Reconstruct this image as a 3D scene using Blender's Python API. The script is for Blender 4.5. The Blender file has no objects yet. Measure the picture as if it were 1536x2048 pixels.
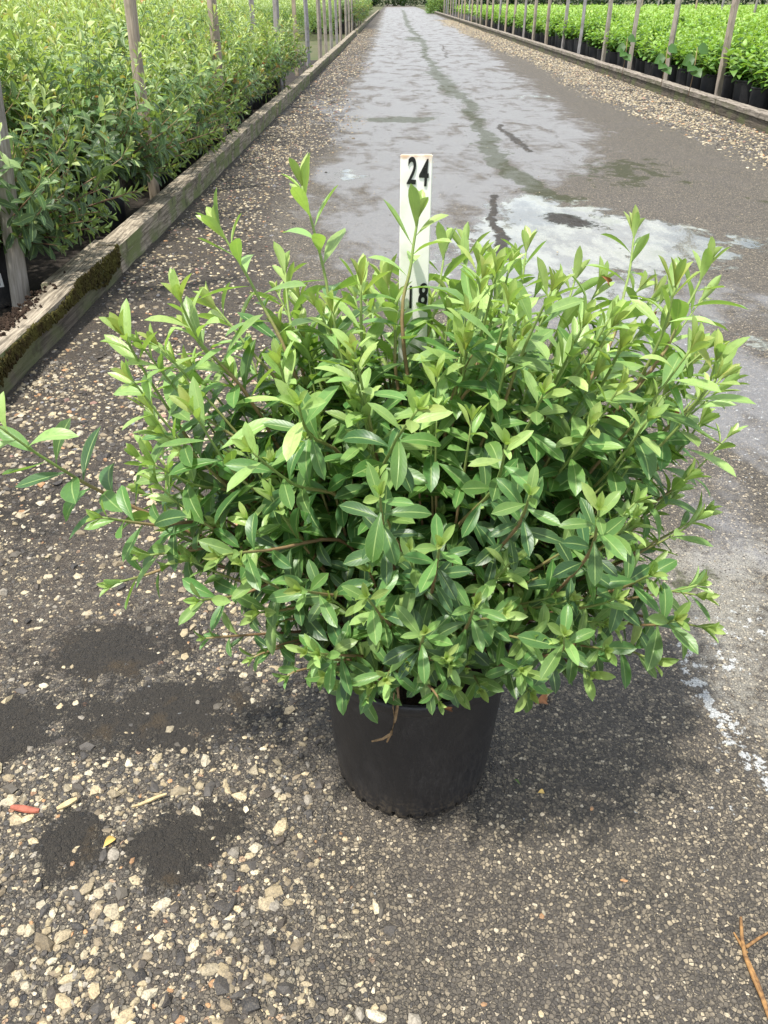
import bpy, math, random
import numpy as np
from mathutils import Vector, Matrix
R = math.radians
rng = np.random.default_rng(7); random.seed(7)
C = bpy.context.scene.collection
S = bpy.context.scene
# ------------------------------------------------------------------ camera, sky, sun, exposure
H = 1.06; F = 1538.0; PITCH = math.atan(1034/1538)
cd = bpy.data.cameras.new('camera'); cam = bpy.data.objects.new('camera', cd); C.objects.link(cam)
cam.location = (0, 0, H); cam.rotation_euler = (math.pi/2-PITCH, 0, 0)
cd.sensor_fit = 'HORIZONTAL'; cd.sensor_width = 36; cd.lens = 36*F/1536; cd.clip_start = .02; cd.clip_end = 800
S.camera = cam
S.cycles.max_bounces = 7; S.cycles.transmission_bounces = 4; S.cycles.diffuse_bounces = 3; S.cycles.glossy_bounces = 2
S.view_settings.view_transform = 'Standard'; S.view_settings.look = 'None'
S.view_settings.exposure = 0.92; S.view_settings.gamma = 1
SUN_EL, SUN_AZ = 69, 228          # azimuth clockwise from +Y : behind the camera, to the left
sl = bpy.data.lights.new('sun', 'SUN'); sl.energy = 3.9; sl.angle = R(2.6); sl.color = (1, .955, .88)
so = bpy.data.objects.new('sun', sl); C.objects.link(so)
sd = Vector((math.sin(R(SUN_AZ))*math.cos(R(SUN_EL)), math.cos(R(SUN_AZ))*math.cos(R(SUN_EL)), math.sin(R(SUN_EL))))
so.rotation_euler = (-sd).to_track_quat('-Z', 'Y').to_euler()
w = bpy.data.worlds.new('World'); S.world = w; w.use_nodes = True
nt = w.node_tree; nt.nodes.clear()
def wn(t): return nt.nodes.new(t)
sky = wn('ShaderNodeTexSky'); sky.sky_type = 'NISHITA'; sky.sun_disc = False
sky.sun_elevation = R(SUN_EL); sky.sun_rotation = R(SUN_AZ); sky.air_density = 1.2; sky.dust_density = 2.0
tc = wn('ShaderNodeTexCoord'); mp = wn('ShaderNodeMapping'); mp.inputs['Scale'].default_value = (1, 1, 2.6)
nz = wn('ShaderNodeTexNoise'); nz.inputs['Scale'].default_value = 2.3; nz.inputs['Detail'].default_value = 7; nz.inputs['Roughness'].default_value = .55
rp = wn('ShaderNodeValToRGB'); rp.color_ramp.elements[0].position = .40; rp.color_ramp.elements[1].position = .58
mx = wn('ShaderNodeMix'); mx.data_type = 'RGBA'; mx.inputs[7].default_value = (7.6, 7.9, 8.4, 1)
bg = wn('ShaderNodeBackground'); bg.inputs[1].default_value = .12; wo = wn('ShaderNodeOutputWorld')
nt.links.new(tc.outputs['Generated'], mp.inputs[0]); nt.links.new(mp.outputs[0], nz.inputs[0]); nt.links.new(nz.outputs[0], rp.inputs[0])
nt.links.new(rp.outputs[0], mx.inputs[0]); nt.links.new(sky.outputs[0], mx.inputs[6]); nt.links.new(mx.outputs[2], bg.inputs[0]); nt.links.new(bg.outputs[0], wo.inputs[0])
# ------------------------------------------------------------------ measuring helpers (photo pixel -> real place)
sp, cp = math.sin(PITCH), math.cos(PITCH)
def P(px, py, z=0.0):                # where the ray of that pixel meets height z
    dn = F*sp+(py-1024)*cp; f = F*cp-(py-1024)*sp; t = (H-z)/dn
    return ((px-768)*t, f*t)
def Q(px, py, y):                    # where that ray reaches depth y
    dn = F*sp+(py-1024)*cp; f = F*cp-(py-1024)*sp; t = y/f
    return Vector(((px-768)*t, y, H-dn*t))
def proj(x, y, z):
    d = y*cp+(H-z)*sp; return 768+x/d*F, 1024+((H-z)*cp-y*sp)/d*F
def xL(y): return -1.22+.0125*y
def xR(y): return 3.49-.002*y
# ------------------------------------------------------------------ naming helpers
def tag(o, label=None, cat=None, group=None, kind=None):
    if label: o['label'] = label
    if cat: o['category'] = cat
    if group: o['group'] = group
    if kind: o['kind'] = kind
    return o
def empty(name, loc, rz=0):
    o = bpy.data.objects.new(name, None); C.objects.link(o); o.location = loc; o.rotation_euler.z = rz; o.empty_display_size = .05
    return o
def link(name, me, parent=None, mat=None, loc=None):
    o = bpy.data.objects.new(name, me); C.objects.link(o)
    if parent: o.parent = parent
    if loc is not None: o.location = loc
    if mat: me.materials.append(mat)
    return o
def copy_tree(o, parent=None):
    c = o.copy(); C.objects.link(c)
    if parent: c.parent = parent
    for ch in o.children: copy_tree(ch, c)
    return c
ORD = ['first','second','third','fourth','fifth','sixth','seventh','eighth','ninth','tenth','eleventh','twelfth','thirteenth','fourteenth','fifteenth','sixteenth','seventeenth','eighteenth','nineteenth','twentieth','twenty-first','twenty-second','twenty-third','twenty-fourth','twenty-fifth','twenty-sixth','twenty-seventh','twenty-eighth','twenty-ninth','thirtieth']
ORD += ['thirty-'+w_ for w_ in ORD[:9]]+['fortieth']+['forty-'+w_ for w_ in ORD[:9]]+['fiftieth']+['fifty-'+w_ for w_ in ORD[:9]]
# ------------------------------------------------------------------ mesh helpers
def npmesh(name, V, Fq, smooth=True, vec=None):
    """V (n,3), Fq (m,k) ; vec = dict of per point float vectors"""
    me = bpy.data.meshes.new(name); V = np.asarray(V, np.float32); Fq = np.asarray(Fq, np.int32)
    m, k = Fq.shape
    me.vertices.add(len(V)); me.vertices.foreach_set('co', V.ravel())
    me.loops.add(m*k); me.loops.foreach_set('vertex_index', Fq.ravel())
    me.polygons.add(m); me.polygons.foreach_set('loop_start', np.arange(0, m*k, k, dtype=np.int32))
    me.update(calc_edges=True)
    if vec:
        for kx, a in vec.items():
            at = me.attributes.new(kx, 'FLOAT_VECTOR', 'POINT'); at.data.foreach_set('vector', np.asarray(a, np.float32).ravel())
    me.polygons.foreach_set('use_smooth', np.full(m, smooth)); me.update()
    return me
def norm(a): return a/np.maximum(np.linalg.norm(a, axis=-1, keepdims=True), 1e-9)
def vnoise(x, y, sc, seed=0):
    x = x*sc; y = y*sc; xi = np.floor(x).astype(np.int64); yi = np.floor(y).astype(np.int64); fx = x-xi; fy = y-yi
    fx = fx*fx*(3-2*fx); fy = fy*fy*(3-2*fy)
    def h(a, b):
        n = (a*374761393+b*668265263+seed*982451653) & 0xffffffff; n = ((n ^ (n >> 13))*1274126177) & 0xffffffff
        return ((n ^ (n >> 16)) & 0xffff)/65535.0
    return (h(xi, yi)*(1-fx)+h(xi+1, yi)*fx)*(1-fy)+(h(xi, yi+1)*(1-fx)+h(xi+1, yi+1)*fx)*fy
def fbm(x, y, sc, seed=0, o=4):
    r = 0; a = .5; s = 0
    for i in range(o): r = r+a*vnoise(x, y, sc*2**i, seed+i); s += a; a *= .55
    return r/s-.5
def lathe(prof, n=64, fn=None):
    V = []; 
    for j, (r, z) in enumerate(prof):
        for i in range(n):
            a = 2*math.pi*i/n; rr, zz = (r, z) if fn is None else fn(j, r, z, a)
            V.append((rr*math.cos(a), rr*math.sin(a), zz))
    Fq = [(j*n+i, j*n+(i+1) % n, (j+1)*n+(i+1) % n, (j+1)*n+i) for j in range(len(prof)-1) for i in range(n)]
    return V, Fq
def tube(pts, rad, n=6, base=0, cap=True):
    pts = np.array(pts, float); V = []; m = len(pts); up = np.array((.31, .17, .93))
    for i in range(m):
        t = pts[min(i+1, m-1)]-pts[max(i-1, 0)]; t = t/np.linalg.norm(t)
        s = np.cross(t, up); s /= max(np.linalg.norm(s), 1e-6); u = np.cross(s, t); r = rad[i] if hasattr(rad, '__len__') else rad
        for k in range(n):
            a = 2*math.pi*k/n; V.append(pts[i]+r*(math.cos(a)*s+math.sin(a)*u))
    Fq = [(base+i*n+k, base+i*n+(k+1) % n, base+(i+1)*n+(k+1) % n, base+(i+1)*n+k) for i in range(m-1) for k in range(n)]
    if cap:
        V.append(pts[-1]); e = base+m*n
        Fq += [(base+(m-1)*n+k, base+(m-1)*n+(k+1) % n, e, e) for k in range(n)]
    return V, Fq
class TB:                              # collects tubes
    def __init__(s): s.V = []; s.F = []; s.a = []
    def add(s, pts, rad, n=6, age=(0, 0)):
        v, f = tube(pts, rad, n, len(s.V)); s.V += v; s.F += f; m = len(pts)
        ag = np.repeat(np.linspace(age[0], age[1], m), n).tolist()+[age[1]]; s.a += ag
    def mesh(s, name):
        me = bpy.data.meshes.new(name); me.from_pydata([tuple(v) for v in s.V], [], [f if f[2] != f[3] else f[:3] for f in s.F])
        at = me.attributes.new('age', 'FLOAT', 'POINT'); at.data.foreach_set('value', np.array(s.a, np.float32))
        me.polygons.foreach_set('use_smooth', np.ones(len(me.polygons), bool)); me.update(); return me
def leaves(name, B, D, N, L, W, curl, fold, age, bronze, NV=7, NU=4, shape='obl'):
    B, D, N = (np.asarray(a, float) for a in (B, D, N)); L, W, curl, fold, age, bronze = (np.asarray(a, float) for a in (L, W, curl, fold, age, bronze))
    n = len(B); D = norm(D); N = norm(N-(N*D).sum(1, keepdims=True)*D); Sd = np.cross(D, N)
    v = np.linspace(0, 1, NV+1); u = np.linspace(-1, 1, NU+1)
    if shape == 'obl': sh = np.sin(math.pi*np.clip(v, 0, 1)**1.45)**.72
    else: sh = np.sin(math.pi*v**.62)**.9
    sh[0] = .06; sh[-1] = .02
    if shape == 'obl': sh[1] = max(sh[1]*.8, .12)
    c = np.where(np.abs(curl) < 1e-3, 1e-3, curl)[:, None]
    x = L[:, None]*np.sin(c*v)/c; y = -L[:, None]*(1-np.cos(c*v))/c
    th = c*v
    ctr = B[:, None]+D[:, None]*x[..., None]+N[:, None]*y[..., None]
    nn = N[:, None]*np.cos(th)[..., None]+D[:, None]*np.sin(th)[..., None]
    ww = W[:, None]*.5*sh
    wav = rng.normal(0, .06, (n, 1))*np.sin(v*9+rng.uniform(0, 6, (n, 1)))
    tw = rng.normal(0, .25, (n, 1))*v
    off = ww[:, :, None]*u
    lift = (fold[:, None, None]*np.abs(u)**1.2+wav[:, :, None]*np.abs(u)+tw[:, :, None]*u)*ww[:, :, None]
    V = ctr[:, :, None]+Sd[:, None, None]*off[..., None]+nn[:, :, None]*lift[..., None]
    V = V.reshape(-1, 3); k = (NV+1)*(NU+1)
    q = np.array([(j*(NU+1)+i, j*(NU+1)+i+1, (j+1)*(NU+1)+i+1, (j+1)*(NU+1)+i) for j in range(NV) for i in range(NU)])
    Fq = (q[None]+np.arange(n)[:, None, None]*k).reshape(-1, 4)
    uv = np.zeros((n, NV+1, NU+1, 3)); uv[..., 0] = u; uv[..., 1] = v[None, :, None]; uv[..., 2] = rng.random((n, 1, 1))
    la = np.zeros((n, k, 3)); la[..., 0] = age[:, None]; la[..., 1] = bronze[:, None]; la[..., 2] = (L*10)[:, None]
    return npmesh(name, V, Fq, True, {'luv': uv.reshape(-1, 3), 'lat': la.reshape(-1, 3)})
# ------------------------------------------------------------------ materials
def mat(name):
    m = bpy.data.materials.new(name); m.use_nodes = True; t = m.node_tree; t.nodes.clear(); return m, t
class G:
    def __init__(s, t): s.t = t
    def n(s, typ, **k):
        x = s.t.nodes.new(typ)
        for a, b in k.items(): setattr(x, a, b)
        return x
    def put(s, inp, v):
        if isinstance(v, (int, float)): inp.default_value = v
        elif isinstance(v, tuple): inp.default_value = v if len(v) == len(inp.default_value) else v+(1,)
        else: s.t.links.new(v, inp)
    def m(s, op, a, b=0, c=0, clamp=False):
        x = s.n('ShaderNodeMath', operation=op, use_clamp=clamp)
        for i, v in enumerate((a, b, c)): s.put(x.inputs[i], v)
        return x.outputs[0]
    def mix(s, f, a, b, bt='MIX'):
        x = s.n('ShaderNodeMix', data_type='RGBA', blend_type=bt, clamp_factor=True)
        s.put(x.inputs[0], f); s.put(x.inputs[6], a); s.put(x.inputs[7], b); return x.outputs[2]
    def noise(s, sc, det=4, co=None, rough=.55, dist=0):
        x = s.n('ShaderNodeTexNoise'); x.inputs['Scale'].default_value = sc; x.inputs['Detail'].default_value = det; x.inputs['Roughness'].default_value = rough; x.inputs['Distortion'].default_value = dist
        if co is not None: s.t.links.new(co, x.inputs[0])
        return x.outputs[0]
    def ramp(s, f, *st, interp='LINEAR'):
        x = s.n('ShaderNodeValToRGB'); cr = x.color_ramp; cr.interpolation = interp
        while len(cr.elements) < len(st): cr.elements.new(.5)
        for e, (p, c) in zip(cr.elements, st): e.position = p; e.color = (c, c, c, 1) if isinstance(c, (int, float)) else c+(1,)
        s.put(x.inputs[0], f); return x.outputs[0]
    def step(s, v, lo, hi):
        x = s.n('ShaderNodeMapRange', interpolation_type='SMOOTHSTEP'); s.put(x.inputs[0], v); x.inputs[1].default_value = lo; x.inputs[2].default_value = hi; return x.outputs[0]
    def bsdf(s, col, rough=.6, spec=.5, bump=None, bs=.3, bd=.002, out=True):
        b = s.n('ShaderNodeBsdfPrincipled'); s.put(b.inputs['Base Color'], col); s.put(b.inputs['Roughness'], rough); s.put(b.inputs['Specular IOR Level'], spec)
        if bump is not None:
            u = s.n('ShaderNodeBump'); u.inputs['Distance'].default_value = bd; s.put(u.inputs['Strength'], bs); s.put(u.inputs['Height'], bump); s.t.links.new(u.outputs[0], b.inputs['Normal'])
        if out: o = s.n('ShaderNodeOutputMaterial'); s.t.links.new(b.outputs[0], o.inputs[0])
        return b
def obj_co(g): return g.n('ShaderNodeTexCoord').outputs['Object']
def leaf_mat(name, old, mid, young, brz, rough=.38, under=(.16, .24, .08), vein=True):
    m, t = mat(name); g = G(t)
    a = g.n('ShaderNodeAttribute', attribute_name='luv'); b = g.n('ShaderNodeAttribute', attribute_name='lat')
    sa = g.n('ShaderNodeSeparateXYZ'); t.links.new(a.outputs['Vector'], sa.inputs[0]); sb = g.n('ShaderNodeSeparateXYZ'); t.links.new(b.outputs['Vector'], sb.inputs[0])
    u, v, rnd = sa.outputs; age, bz, ln = sb.outputs
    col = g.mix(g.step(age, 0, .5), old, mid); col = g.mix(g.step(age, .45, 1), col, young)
    hs = g.n('ShaderNodeHueSaturation'); g.put(hs.inputs['Hue'], g.m('ADD', .485, g.m('MULTIPLY', rnd, .03))); g.put(hs.inputs['Value'], g.m('ADD', .75, g.m('MULTIPLY', g.m('FRACT', g.m('MULTIPLY', rnd, 7.3)), .5))); g.put(hs.inputs['Saturation'], .97); t.links.new(col, hs.inputs['Color']); col = hs.outputs[0]
    au = g.m('ABSOLUTE', u)
    if vein:
        # faint side veins and mottling
        sv = g.m('SINE', g.m('ADD', g.m('MULTIPLY', v, 62), g.m('MULTIPLY', au, -14)))
        col = g.mix(g.m('MULTIPLY', g.step(sv, .7, 1), .07), col, young)
        no = g.noise(160, 2, obj_co(g)); col = g.mix(g.m('MULTIPLY', g.step(no, .45, .75), .22), col, old)
        rib = g.m('SUBTRACT', 1, g.step(au, .035, .10)); col = g.mix(g.m('MULTIPLY', rib, .75), col, (.34, .46, .16))
        edge = g.step(au, .93, 1); col = g.mix(g.m('MULTIPLY', edge, .35), col, young)
    col = g.mix(g.m('MULTIPLY', bz, g.m('SUBTRACT', 1, g.m('MULTIPLY', v, .75))), col, brz)
    geo = g.n('ShaderNodeNewGeometry'); bk = geo.outputs['Backfacing']
    und = g.mix(.45, col, under); colf = g.mix(bk, col, und)
    pr = g.bsdf(colf, g.m('ADD', rough, g.m('MULTIPLY', bk, .3)), .45, out=False)
    if vein:
        bu = g.n('ShaderNodeBump'); bu.inputs['Distance'].default_value = .0008; bu.inputs['Strength'].default_value = .5
        hgt = g.m('ADD', g.m('MULTIPLY', g.step(au, 0, .09), .8), g.m('MULTIPLY', sv, .05)); t.links.new(hgt, bu.inputs['Height']); t.links.new(bu.outputs[0], pr.inputs['Normal'])
    tr = g.n('ShaderNodeBsdfTranslucent'); tcol = g.mix(.5, col, young); t.links.new(g.mix(1, tcol, (1.25, 1.35, .6), 'MULTIPLY'), tr.inputs[0])
    ms = g.n('ShaderNodeMixShader'); ms.inputs[0].default_value = .33; t.links.new(pr.outputs[0], ms.inputs[1]); t.links.new(tr.outputs[0], ms.inputs[2])
    o = g.n('ShaderNodeOutputMaterial'); t.links.new(ms.outputs[0], o.inputs[0]); return m
M = {}
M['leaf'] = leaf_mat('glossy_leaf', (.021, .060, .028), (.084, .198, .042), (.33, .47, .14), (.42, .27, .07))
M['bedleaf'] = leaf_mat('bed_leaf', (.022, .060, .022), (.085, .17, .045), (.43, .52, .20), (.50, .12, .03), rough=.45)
M['lime'] = leaf_mat('lime_leaf', (.05, .13, .02), (.135, .265, .04), (.28, .42, .085), (.03, .09, .02), rough=.5, vein=False)
M['hedge'] = leaf_mat('hedge_leaf', (.012, .035, .012), (.03, .075, .02), (.08, .15, .03), (.03, .09, .02), rough=.5, vein=False)
def simple(name, col, rough, sc=60, amp=.5, bump=.4, bd=.001, spec=.4, col2=None):
    m, t = mat(name); g = G(t); co = obj_co(g); n1 = g.noise(sc, 6, co); n2 = g.noise(sc*.17, 3, co)
    c2 = col2 or tuple(c*(1-amp) for c in col)
    g.bsdf(g.mix(g.ramp(g.m('ADD', g.m('MULTIPLY', n1, .6), g.m('MULTIPLY', n2, .4)), (.35, 0), (.65, 1)), col, c2), rough, spec, n1, bump, bd); return m
def stem_mat():
    m, t = mat('stem_bark'); g = G(t); a = g.n('ShaderNodeAttribute', attribute_name='age'); n1 = g.noise(300, 3, obj_co(g))
    c = g.ramp(a.outputs['Fac'], (0, (.07, .035, .02)), (.35, (.19, .105, .06)), (.62, (.32, .22, .11)), (.85, (.24, .34, .09)))
    g.bsdf(g.mix(g.m('MULTIPLY', n1, .5), c, (.04, .03, .02)), .6, .3, n1, .4, .0006); return m
M['stem'] = stem_mat()
def pot_mat():
    m, t = mat('pot_plastic'); g = G(t); co = obj_co(g)
    mp_ = g.n('ShaderNodeMapping'); mp_.inputs['Scale'].default_value = (1, 1, .35); mp_.inputs['Rotation'].default_value = (.3, .5, 0); t.links.new(co, mp_.inputs[0])
    scr = g.noise(120, 9, mp_.outputs[0], .8, .3); big = g.noise(7, 4, co); fine = g.noise(420, 4, co); wv = g.noise(38, 6, co, .7, .4)
    dust = g.m('MULTIPLY', g.step(scr, .40, .72), g.step(big, .30, .70))
    c = g.mix(g.m('MULTIPLY', dust, .42), (.016, .016, .018), (.10, .09, .078)); c = g.mix(g.m('MULTIPLY', g.step(wv, .53, .57), g.m('MULTIPLY', g.step(wv, .62, .58), .04)), c, (.12, .11, .10))
    c = g.mix(g.m('MULTIPLY', g.step(fine, .6, .75), .4), c, (.10, .09, .08)); zs = g.n('ShaderNodeSeparateXYZ'); t.links.new(co, zs.inputs[0]); spl = g.m('MULTIPLY', g.m('SUBTRACT', 1, g.step(g.m('ADD', zs.outputs[2], g.m('MULTIPLY', big, .06)), .03, .10)), g.step(g.noise(150, 5, co), .46, .6)); c = g.mix(g.m('MULTIPLY', spl, .6), c, (.12, .095, .065))
    g.bsdf(c, g.m('ADD', .42, g.m('MULTIPLY', dust, .35)), .4, g.m('ADD', scr, g.m('MULTIPLY', wv, .8)), .5, .0012); return m
M['pot'] = pot_mat()
M['soil'] = simple('potting_soil', (.045, .028, .018), .95, 120, .6, 1, .006, .2)
M['twig'] = simple('dry_twig', (.34, .22, .11), .8, 200, .6, .6, .001)
RUST1 = Q(835, 309, .935).z+.001; RUST0 = RUST1-.008
M['paint'] = None
def paint_mat():
    m, t = mat('white_paint'); g = G(t); co = obj_co(g); n1 = g.noise(45, 6, co); n2 = g.noise(9, 3, co)
    geo = g.n('ShaderNodeSeparateXYZ'); t.links.new(co, geo.inputs[0])
    rust = g.step(g.m('ADD', geo.outputs[2], g.m('MULTIPLY', g.m('SUBTRACT', n1, .5), .03)), RUST0, RUST1)
    c = g.mix(g.m('MULTIPLY', g.step(n1, .52, .7), .25), (.80, .79, .74), (.55, .50, .42)); c = g.mix(g.m('MULTIPLY', rust, .7), c, (.50, .26, .10))
    g.bsdf(c, .45, .4, n1, .15, .001); return m
M['paint'] = paint_mat()
M['black'] = simple('black_number', (.012, .012, .012), .5, 80, .3, .1)
M['label'] = simple('label_white', (.72, .72, .70), .6, 60, .15, .1)
def wood_mat(name, light, dark, green, gz=.5, moss=0, face=1.0):
    m, t = mat(name); g = G(t); co = obj_co(g)
    mp_ = g.n('ShaderNodeMapping'); mp_.inputs['Scale'].default_value = (1, .06, 1); t.links.new(co, mp_.inputs[0])
    gr = g.noise(110, 8, mp_.outputs[0], .65, .6); gr2 = g.noise(28, 5, mp_.outputs[0], .6, .8); bl = g.noise(5, 5, co); fine = g.noise(60, 4, co)
    sx = g.n('ShaderNodeNewGeometry'); sn = g.n('ShaderNodeSeparateXYZ'); t.links.new(sx.outputs['Normal'], sn.inputs[0]); side = g.m('SUBTRACT', 1, g.step(sn.outputs[2], .3, .8))
    c = g.mix(g.ramp(gr, (.36, 0), (.6, 1)), dark, light); c = g.mix(g.m('MULTIPLY', g.step(gr2, .52, .66), .6), c, tuple(x*.5 for x in dark))
    c = g.mix(g.m('MULTIPLY', g.m('MULTIPLY', side, g.step(bl, .42, .62)), gz), c, green)
    c = g.mix(g.m('MULTIPLY', g.step(g.noise(13, 6, co), .55, .68), .55), c, (.035, .028, .02))
    g.bsdf(c, .85, .25, g.m('ADD', gr, g.m('MULTIPLY', gr2, 1.5)), 1.0, .004); return m
M['wood'] = wood_mat('weathered_timber', (.35, .30, .225), (.085, .068, .048), (.14, .165, .06), .95)
M['woodR'] = wood_mat('dark_timber', (.30, .26, .215), (.10, .083, .066), (.10, .105, .05), .5)
M['woodF'] = wood_mat('stained_timber', (.15, .125, .095), (.045, .036, .028), (.11, .125, .05), .7)
M['moss'] = simple('moss', (.085, .080, .022), .95, 30, .7, 1, .004, .1, (.028, .019, .009))
def post_mat():
    m, t = mat('grey_post'); g = G(t); co = obj_co(g); oi = g.n('ShaderNodeObjectInfo').outputs['Random']
    mp_ = g.n('ShaderNodeMapping'); mp_.inputs['Scale'].default_value = (1, 1, .07); t.links.new(co, mp_.inputs[0])
    gr = g.noise(160, 6, mp_.outputs[0]); bl = g.noise(6, 4, co)
    base = g.ramp(oi, (0, (.33, .31, .28)), (.45, (.36, .29, .22)), (.7, (.27, .27, .29)), (1, (.42, .33, .22)))
    c = g.mix(g.m('MULTIPLY', g.ramp(gr, (.4, 0), (.62, 1)), .5), base, (.12, .095, .07)); c = g.mix(g.m('MULTIPLY', g.step(bl, .5, .65), .5), c, (.11, .10, .07))
    g.bsdf(c, .8, .3, gr, .6, .002); return m
M['post'] = post_mat()
def stone_mat():
    m, t = mat('stone'); g = G(t); a = g.n('ShaderNodeAttribute', attribute_name='col'); co = obj_co(g); n1 = g.noise(420, 5, co); n2 = g.noise(120, 3, co)
    c = g.mix(g.m('MULTIPLY', g.step(n1, .42, .66), .55), a.outputs['Color'], (.10, .085, .065)); c = g.mix(g.m('MULTIPLY', g.step(n2, .5, .7), .35), c, (.05, .045, .04))
    g.bsdf(c, .68, .4, n1, .6, .001); return m
M['stone'] = stone_mat()
def road_mat():
    m, t = mat('wet_asphalt'); g = G(t); co = obj_co(g)
    A = g.n('ShaderNodeAttribute', attribute_name='ma'); B = g.n('ShaderNodeAttribute', attribute_name='mb'); D = g.n('ShaderNodeAttribute', attribute_name='mc')
    def sx(x): q = g.n('ShaderNodeSeparateXYZ'); t.links.new(x.outputs['Vector'], q.inputs[0]); return q.outputs
    pud, damp, mud = sx(A); alg, pale, foam = sx(B); coarse, dirt, _ = sx(D)
    n05 = g.noise(2.2, 5, co); n1 = g.noise(9, 7, co, .6); n2 = g.noise(45, 6, co, .65); n3 = g.noise(260, 4, co)
    wm = g.n('ShaderNodeMapping'); wm.inputs['Scale'].default_value = (1, .45, 1); t.links.new(co, wm.inputs[0]); n4 = g.noise(3.6, 6, wm.outputs[0], .6, .6); n6 = g.noise(5.5, 6, wm.outputs[0], .65)
    # aggregate
    def agg(scale, seed, thr, stops, dens, rmax=.44):
        mp_ = g.n('ShaderNodeMapping'); mp_.inputs['Location'].default_value = (seed, seed*.7, 0); t.links.new(co, mp_.inputs[0])
        wob = g.mix(.006, mp_.outputs[0], g.n('ShaderNodeTexNoise').outputs[1]); 
        v = g.n('ShaderNodeTexVoronoi', voronoi_dimensions='3D', feature='F1'); v.inputs['Scale'].default_value = scale; t.links.new(mp_.outputs[0], v.inputs[0])
        e = g.n('ShaderNodeTexVoronoi', voronoi_dimensions='3D', feature='DISTANCE_TO_EDGE'); e.inputs['Scale'].default_value = scale; t.links.new(mp_.outputs[0], e.inputs[0])
        s = g.n('ShaderNodeSeparateColor'); t.links.new(v.outputs['Color'], s.inputs[0])
        rnd_ = g.m('SUBTRACT', 1, g.step(g.m('ADD', v.outputs['Distance'], g.m('MULTIPLY', g.m('SUBTRACT', g.noise(scale*2.2, 2, co), .5), .35)), rmax, rmax+.12))
        body = g.m('MULTIPLY', g.m('MULTIPLY', g.step(e.outputs[0], .02, thr), rnd_), g.m('LESS_THAN', s.outputs[1], dens))
        return body, g.ramp(s.outputs[0], *stops), e.outputs[0], s.outputs[2]
    st1 = ((0, (.030, .026, .022)), (.35, (.070, .060, .046)), (.62, (.120, .100, .072)), (.85, (.20, .165, .112)), (.95, (.34, .28, .185)), (1, (.50, .43, .31)))
    st2 = ((0, (.035, .033, .032)), (.45, (.085, .078, .066)), (.72, (.15, .13, .095)), (.90, (.30, .26, .18)), (.95, (.42, .35, .23)), (1, (.26, .13, .07)))
    b1, c1, e1, _ = agg(170, 0, .10, st1, .97, .60); b0, c0, e0, _ = agg(400, 7.7, .12, ((0, (.03, .026, .021)), (.5, (.075, .063, .046)), (.85, (.15, .125, .085)), (1, (.36, .30, .21))), .9, .6); b2, c2, e2, _ = agg(88, 3.3, .10, st2, .50)
    binder = g.mix(g.step(n1, .35, .65), (.017, .015, .012), (.046, .038, .028))
    binder = g.mix(b0, binder, c0)
    c1 = g.mix(g.m('MULTIPLY', g.step(n3, .4, .65), .45), c1, (.07, .058, .042))
    cA = g.mix(b1, binder, c1)
    fc = g.step(g.m('ADD', coarse, g.m('MULTIPLY', g.m('SUBTRACT', n1, .5), .8)), .25, .65)
    fine_keep = g.mix(g.m('MULTIPLY', b2, fc), cA, c2)
    col = fine_keep
    hgt = g.m('ADD', g.m('MULTIPLY', b1, .6), g.m('MULTIPLY', g.m('MULTIPLY', b2, fc), 1.3)); hgt = g.m('ADD', hgt, g.m('MULTIPLY', n3, .6))
    # large blotches of tone, then the wet road's sky sheen painted in as pale colour
    col = g.mix(g.m('MULTIPLY', g.step(n05, .42, .62), .16), col, (.105, .090, .078))
    col = g.mix(g.m('MULTIPLY', g.step(g.m('ADD', dirt, g.m('MULTIPLY', g.m('SUBTRACT', n2, .5), 1.1)), .35, .7), .75), col, g.mix(n2, (.018, .014, .010), (.060, .043, .027)))
    silt = g.step(g.m('ADD', damp, g.m('ADD', g.m('MULTIPLY', g.m('SUBTRACT', n1, .5), .7), g.m('ADD', g.m('MULTIPLY', g.m('SUBTRACT', n2, .5), .25), g.m('MULTIPLY', g.m('SUBTRACT', n4, .5), 1.6)))), .32, .78)
    col = g.mix(g.m('MULTIPLY', silt, .62), col, g.mix(n6, (.170, .168, .170), (.235, .232, .236)))
    pl = g.step(g.m('ADD', pale, g.m('MULTIPLY', g.m('SUBTRACT', n2, .5), 1.2)), .35, .75)
    col = g.mix(g.m('MULTIPLY', pl, .45), col, g.mix(n1, (.30, .29, .24), (.36, .34, .29)))
    fo = g.step(g.m('ADD', foam, g.m('MULTIPLY', g.m('SUBTRACT', g.noise(52, 6, co, .68), .5), 3.0)), .50, .66)
    al = g.step(g.m('ADD', alg, g.m('ADD', g.m('MULTIPLY', g.m('ADD', g.m('SUBTRACT', n1, .5), g.m('SUBTRACT', n6, .53)), 1.7), g.m('MULTIPLY', g.m('SUBTRACT', n2, .5), .6))), .40, .60)
    col = g.mix(g.m('MULTIPLY', al, .85), col, g.mix(n2, (.022, .026, .012), (.085, .09, .045)))
    # standing water
    pw = g.step(g.m('ADD', pud, g.m('ADD', g.m('MULTIPLY', g.m('SUBTRACT', n1, .5), 1.2), g.m('ADD', g.m('MULTIPLY', g.m('SUBTRACT', n4, .5), 1.5), g.m('MULTIPLY', g.m('SUBTRACT', n2, .5), .5)))), .44, .62)
    col = g.mix(g.m('MULTIPLY', pw, .70), col, g.mix(g.step(n6, .42, .60), (.07, .078, .065), (.21, .225, .185)))
    mu = g.step(g.m('ADD', mud, g.m('ADD', g.m('MULTIPLY', g.m('SUBTRACT', g.noise(26, 7, co, .7), .5), 1.9), g.m('MULTIPLY', g.m('SUBTRACT', n3, .5), .9))), .38, .72)
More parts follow.
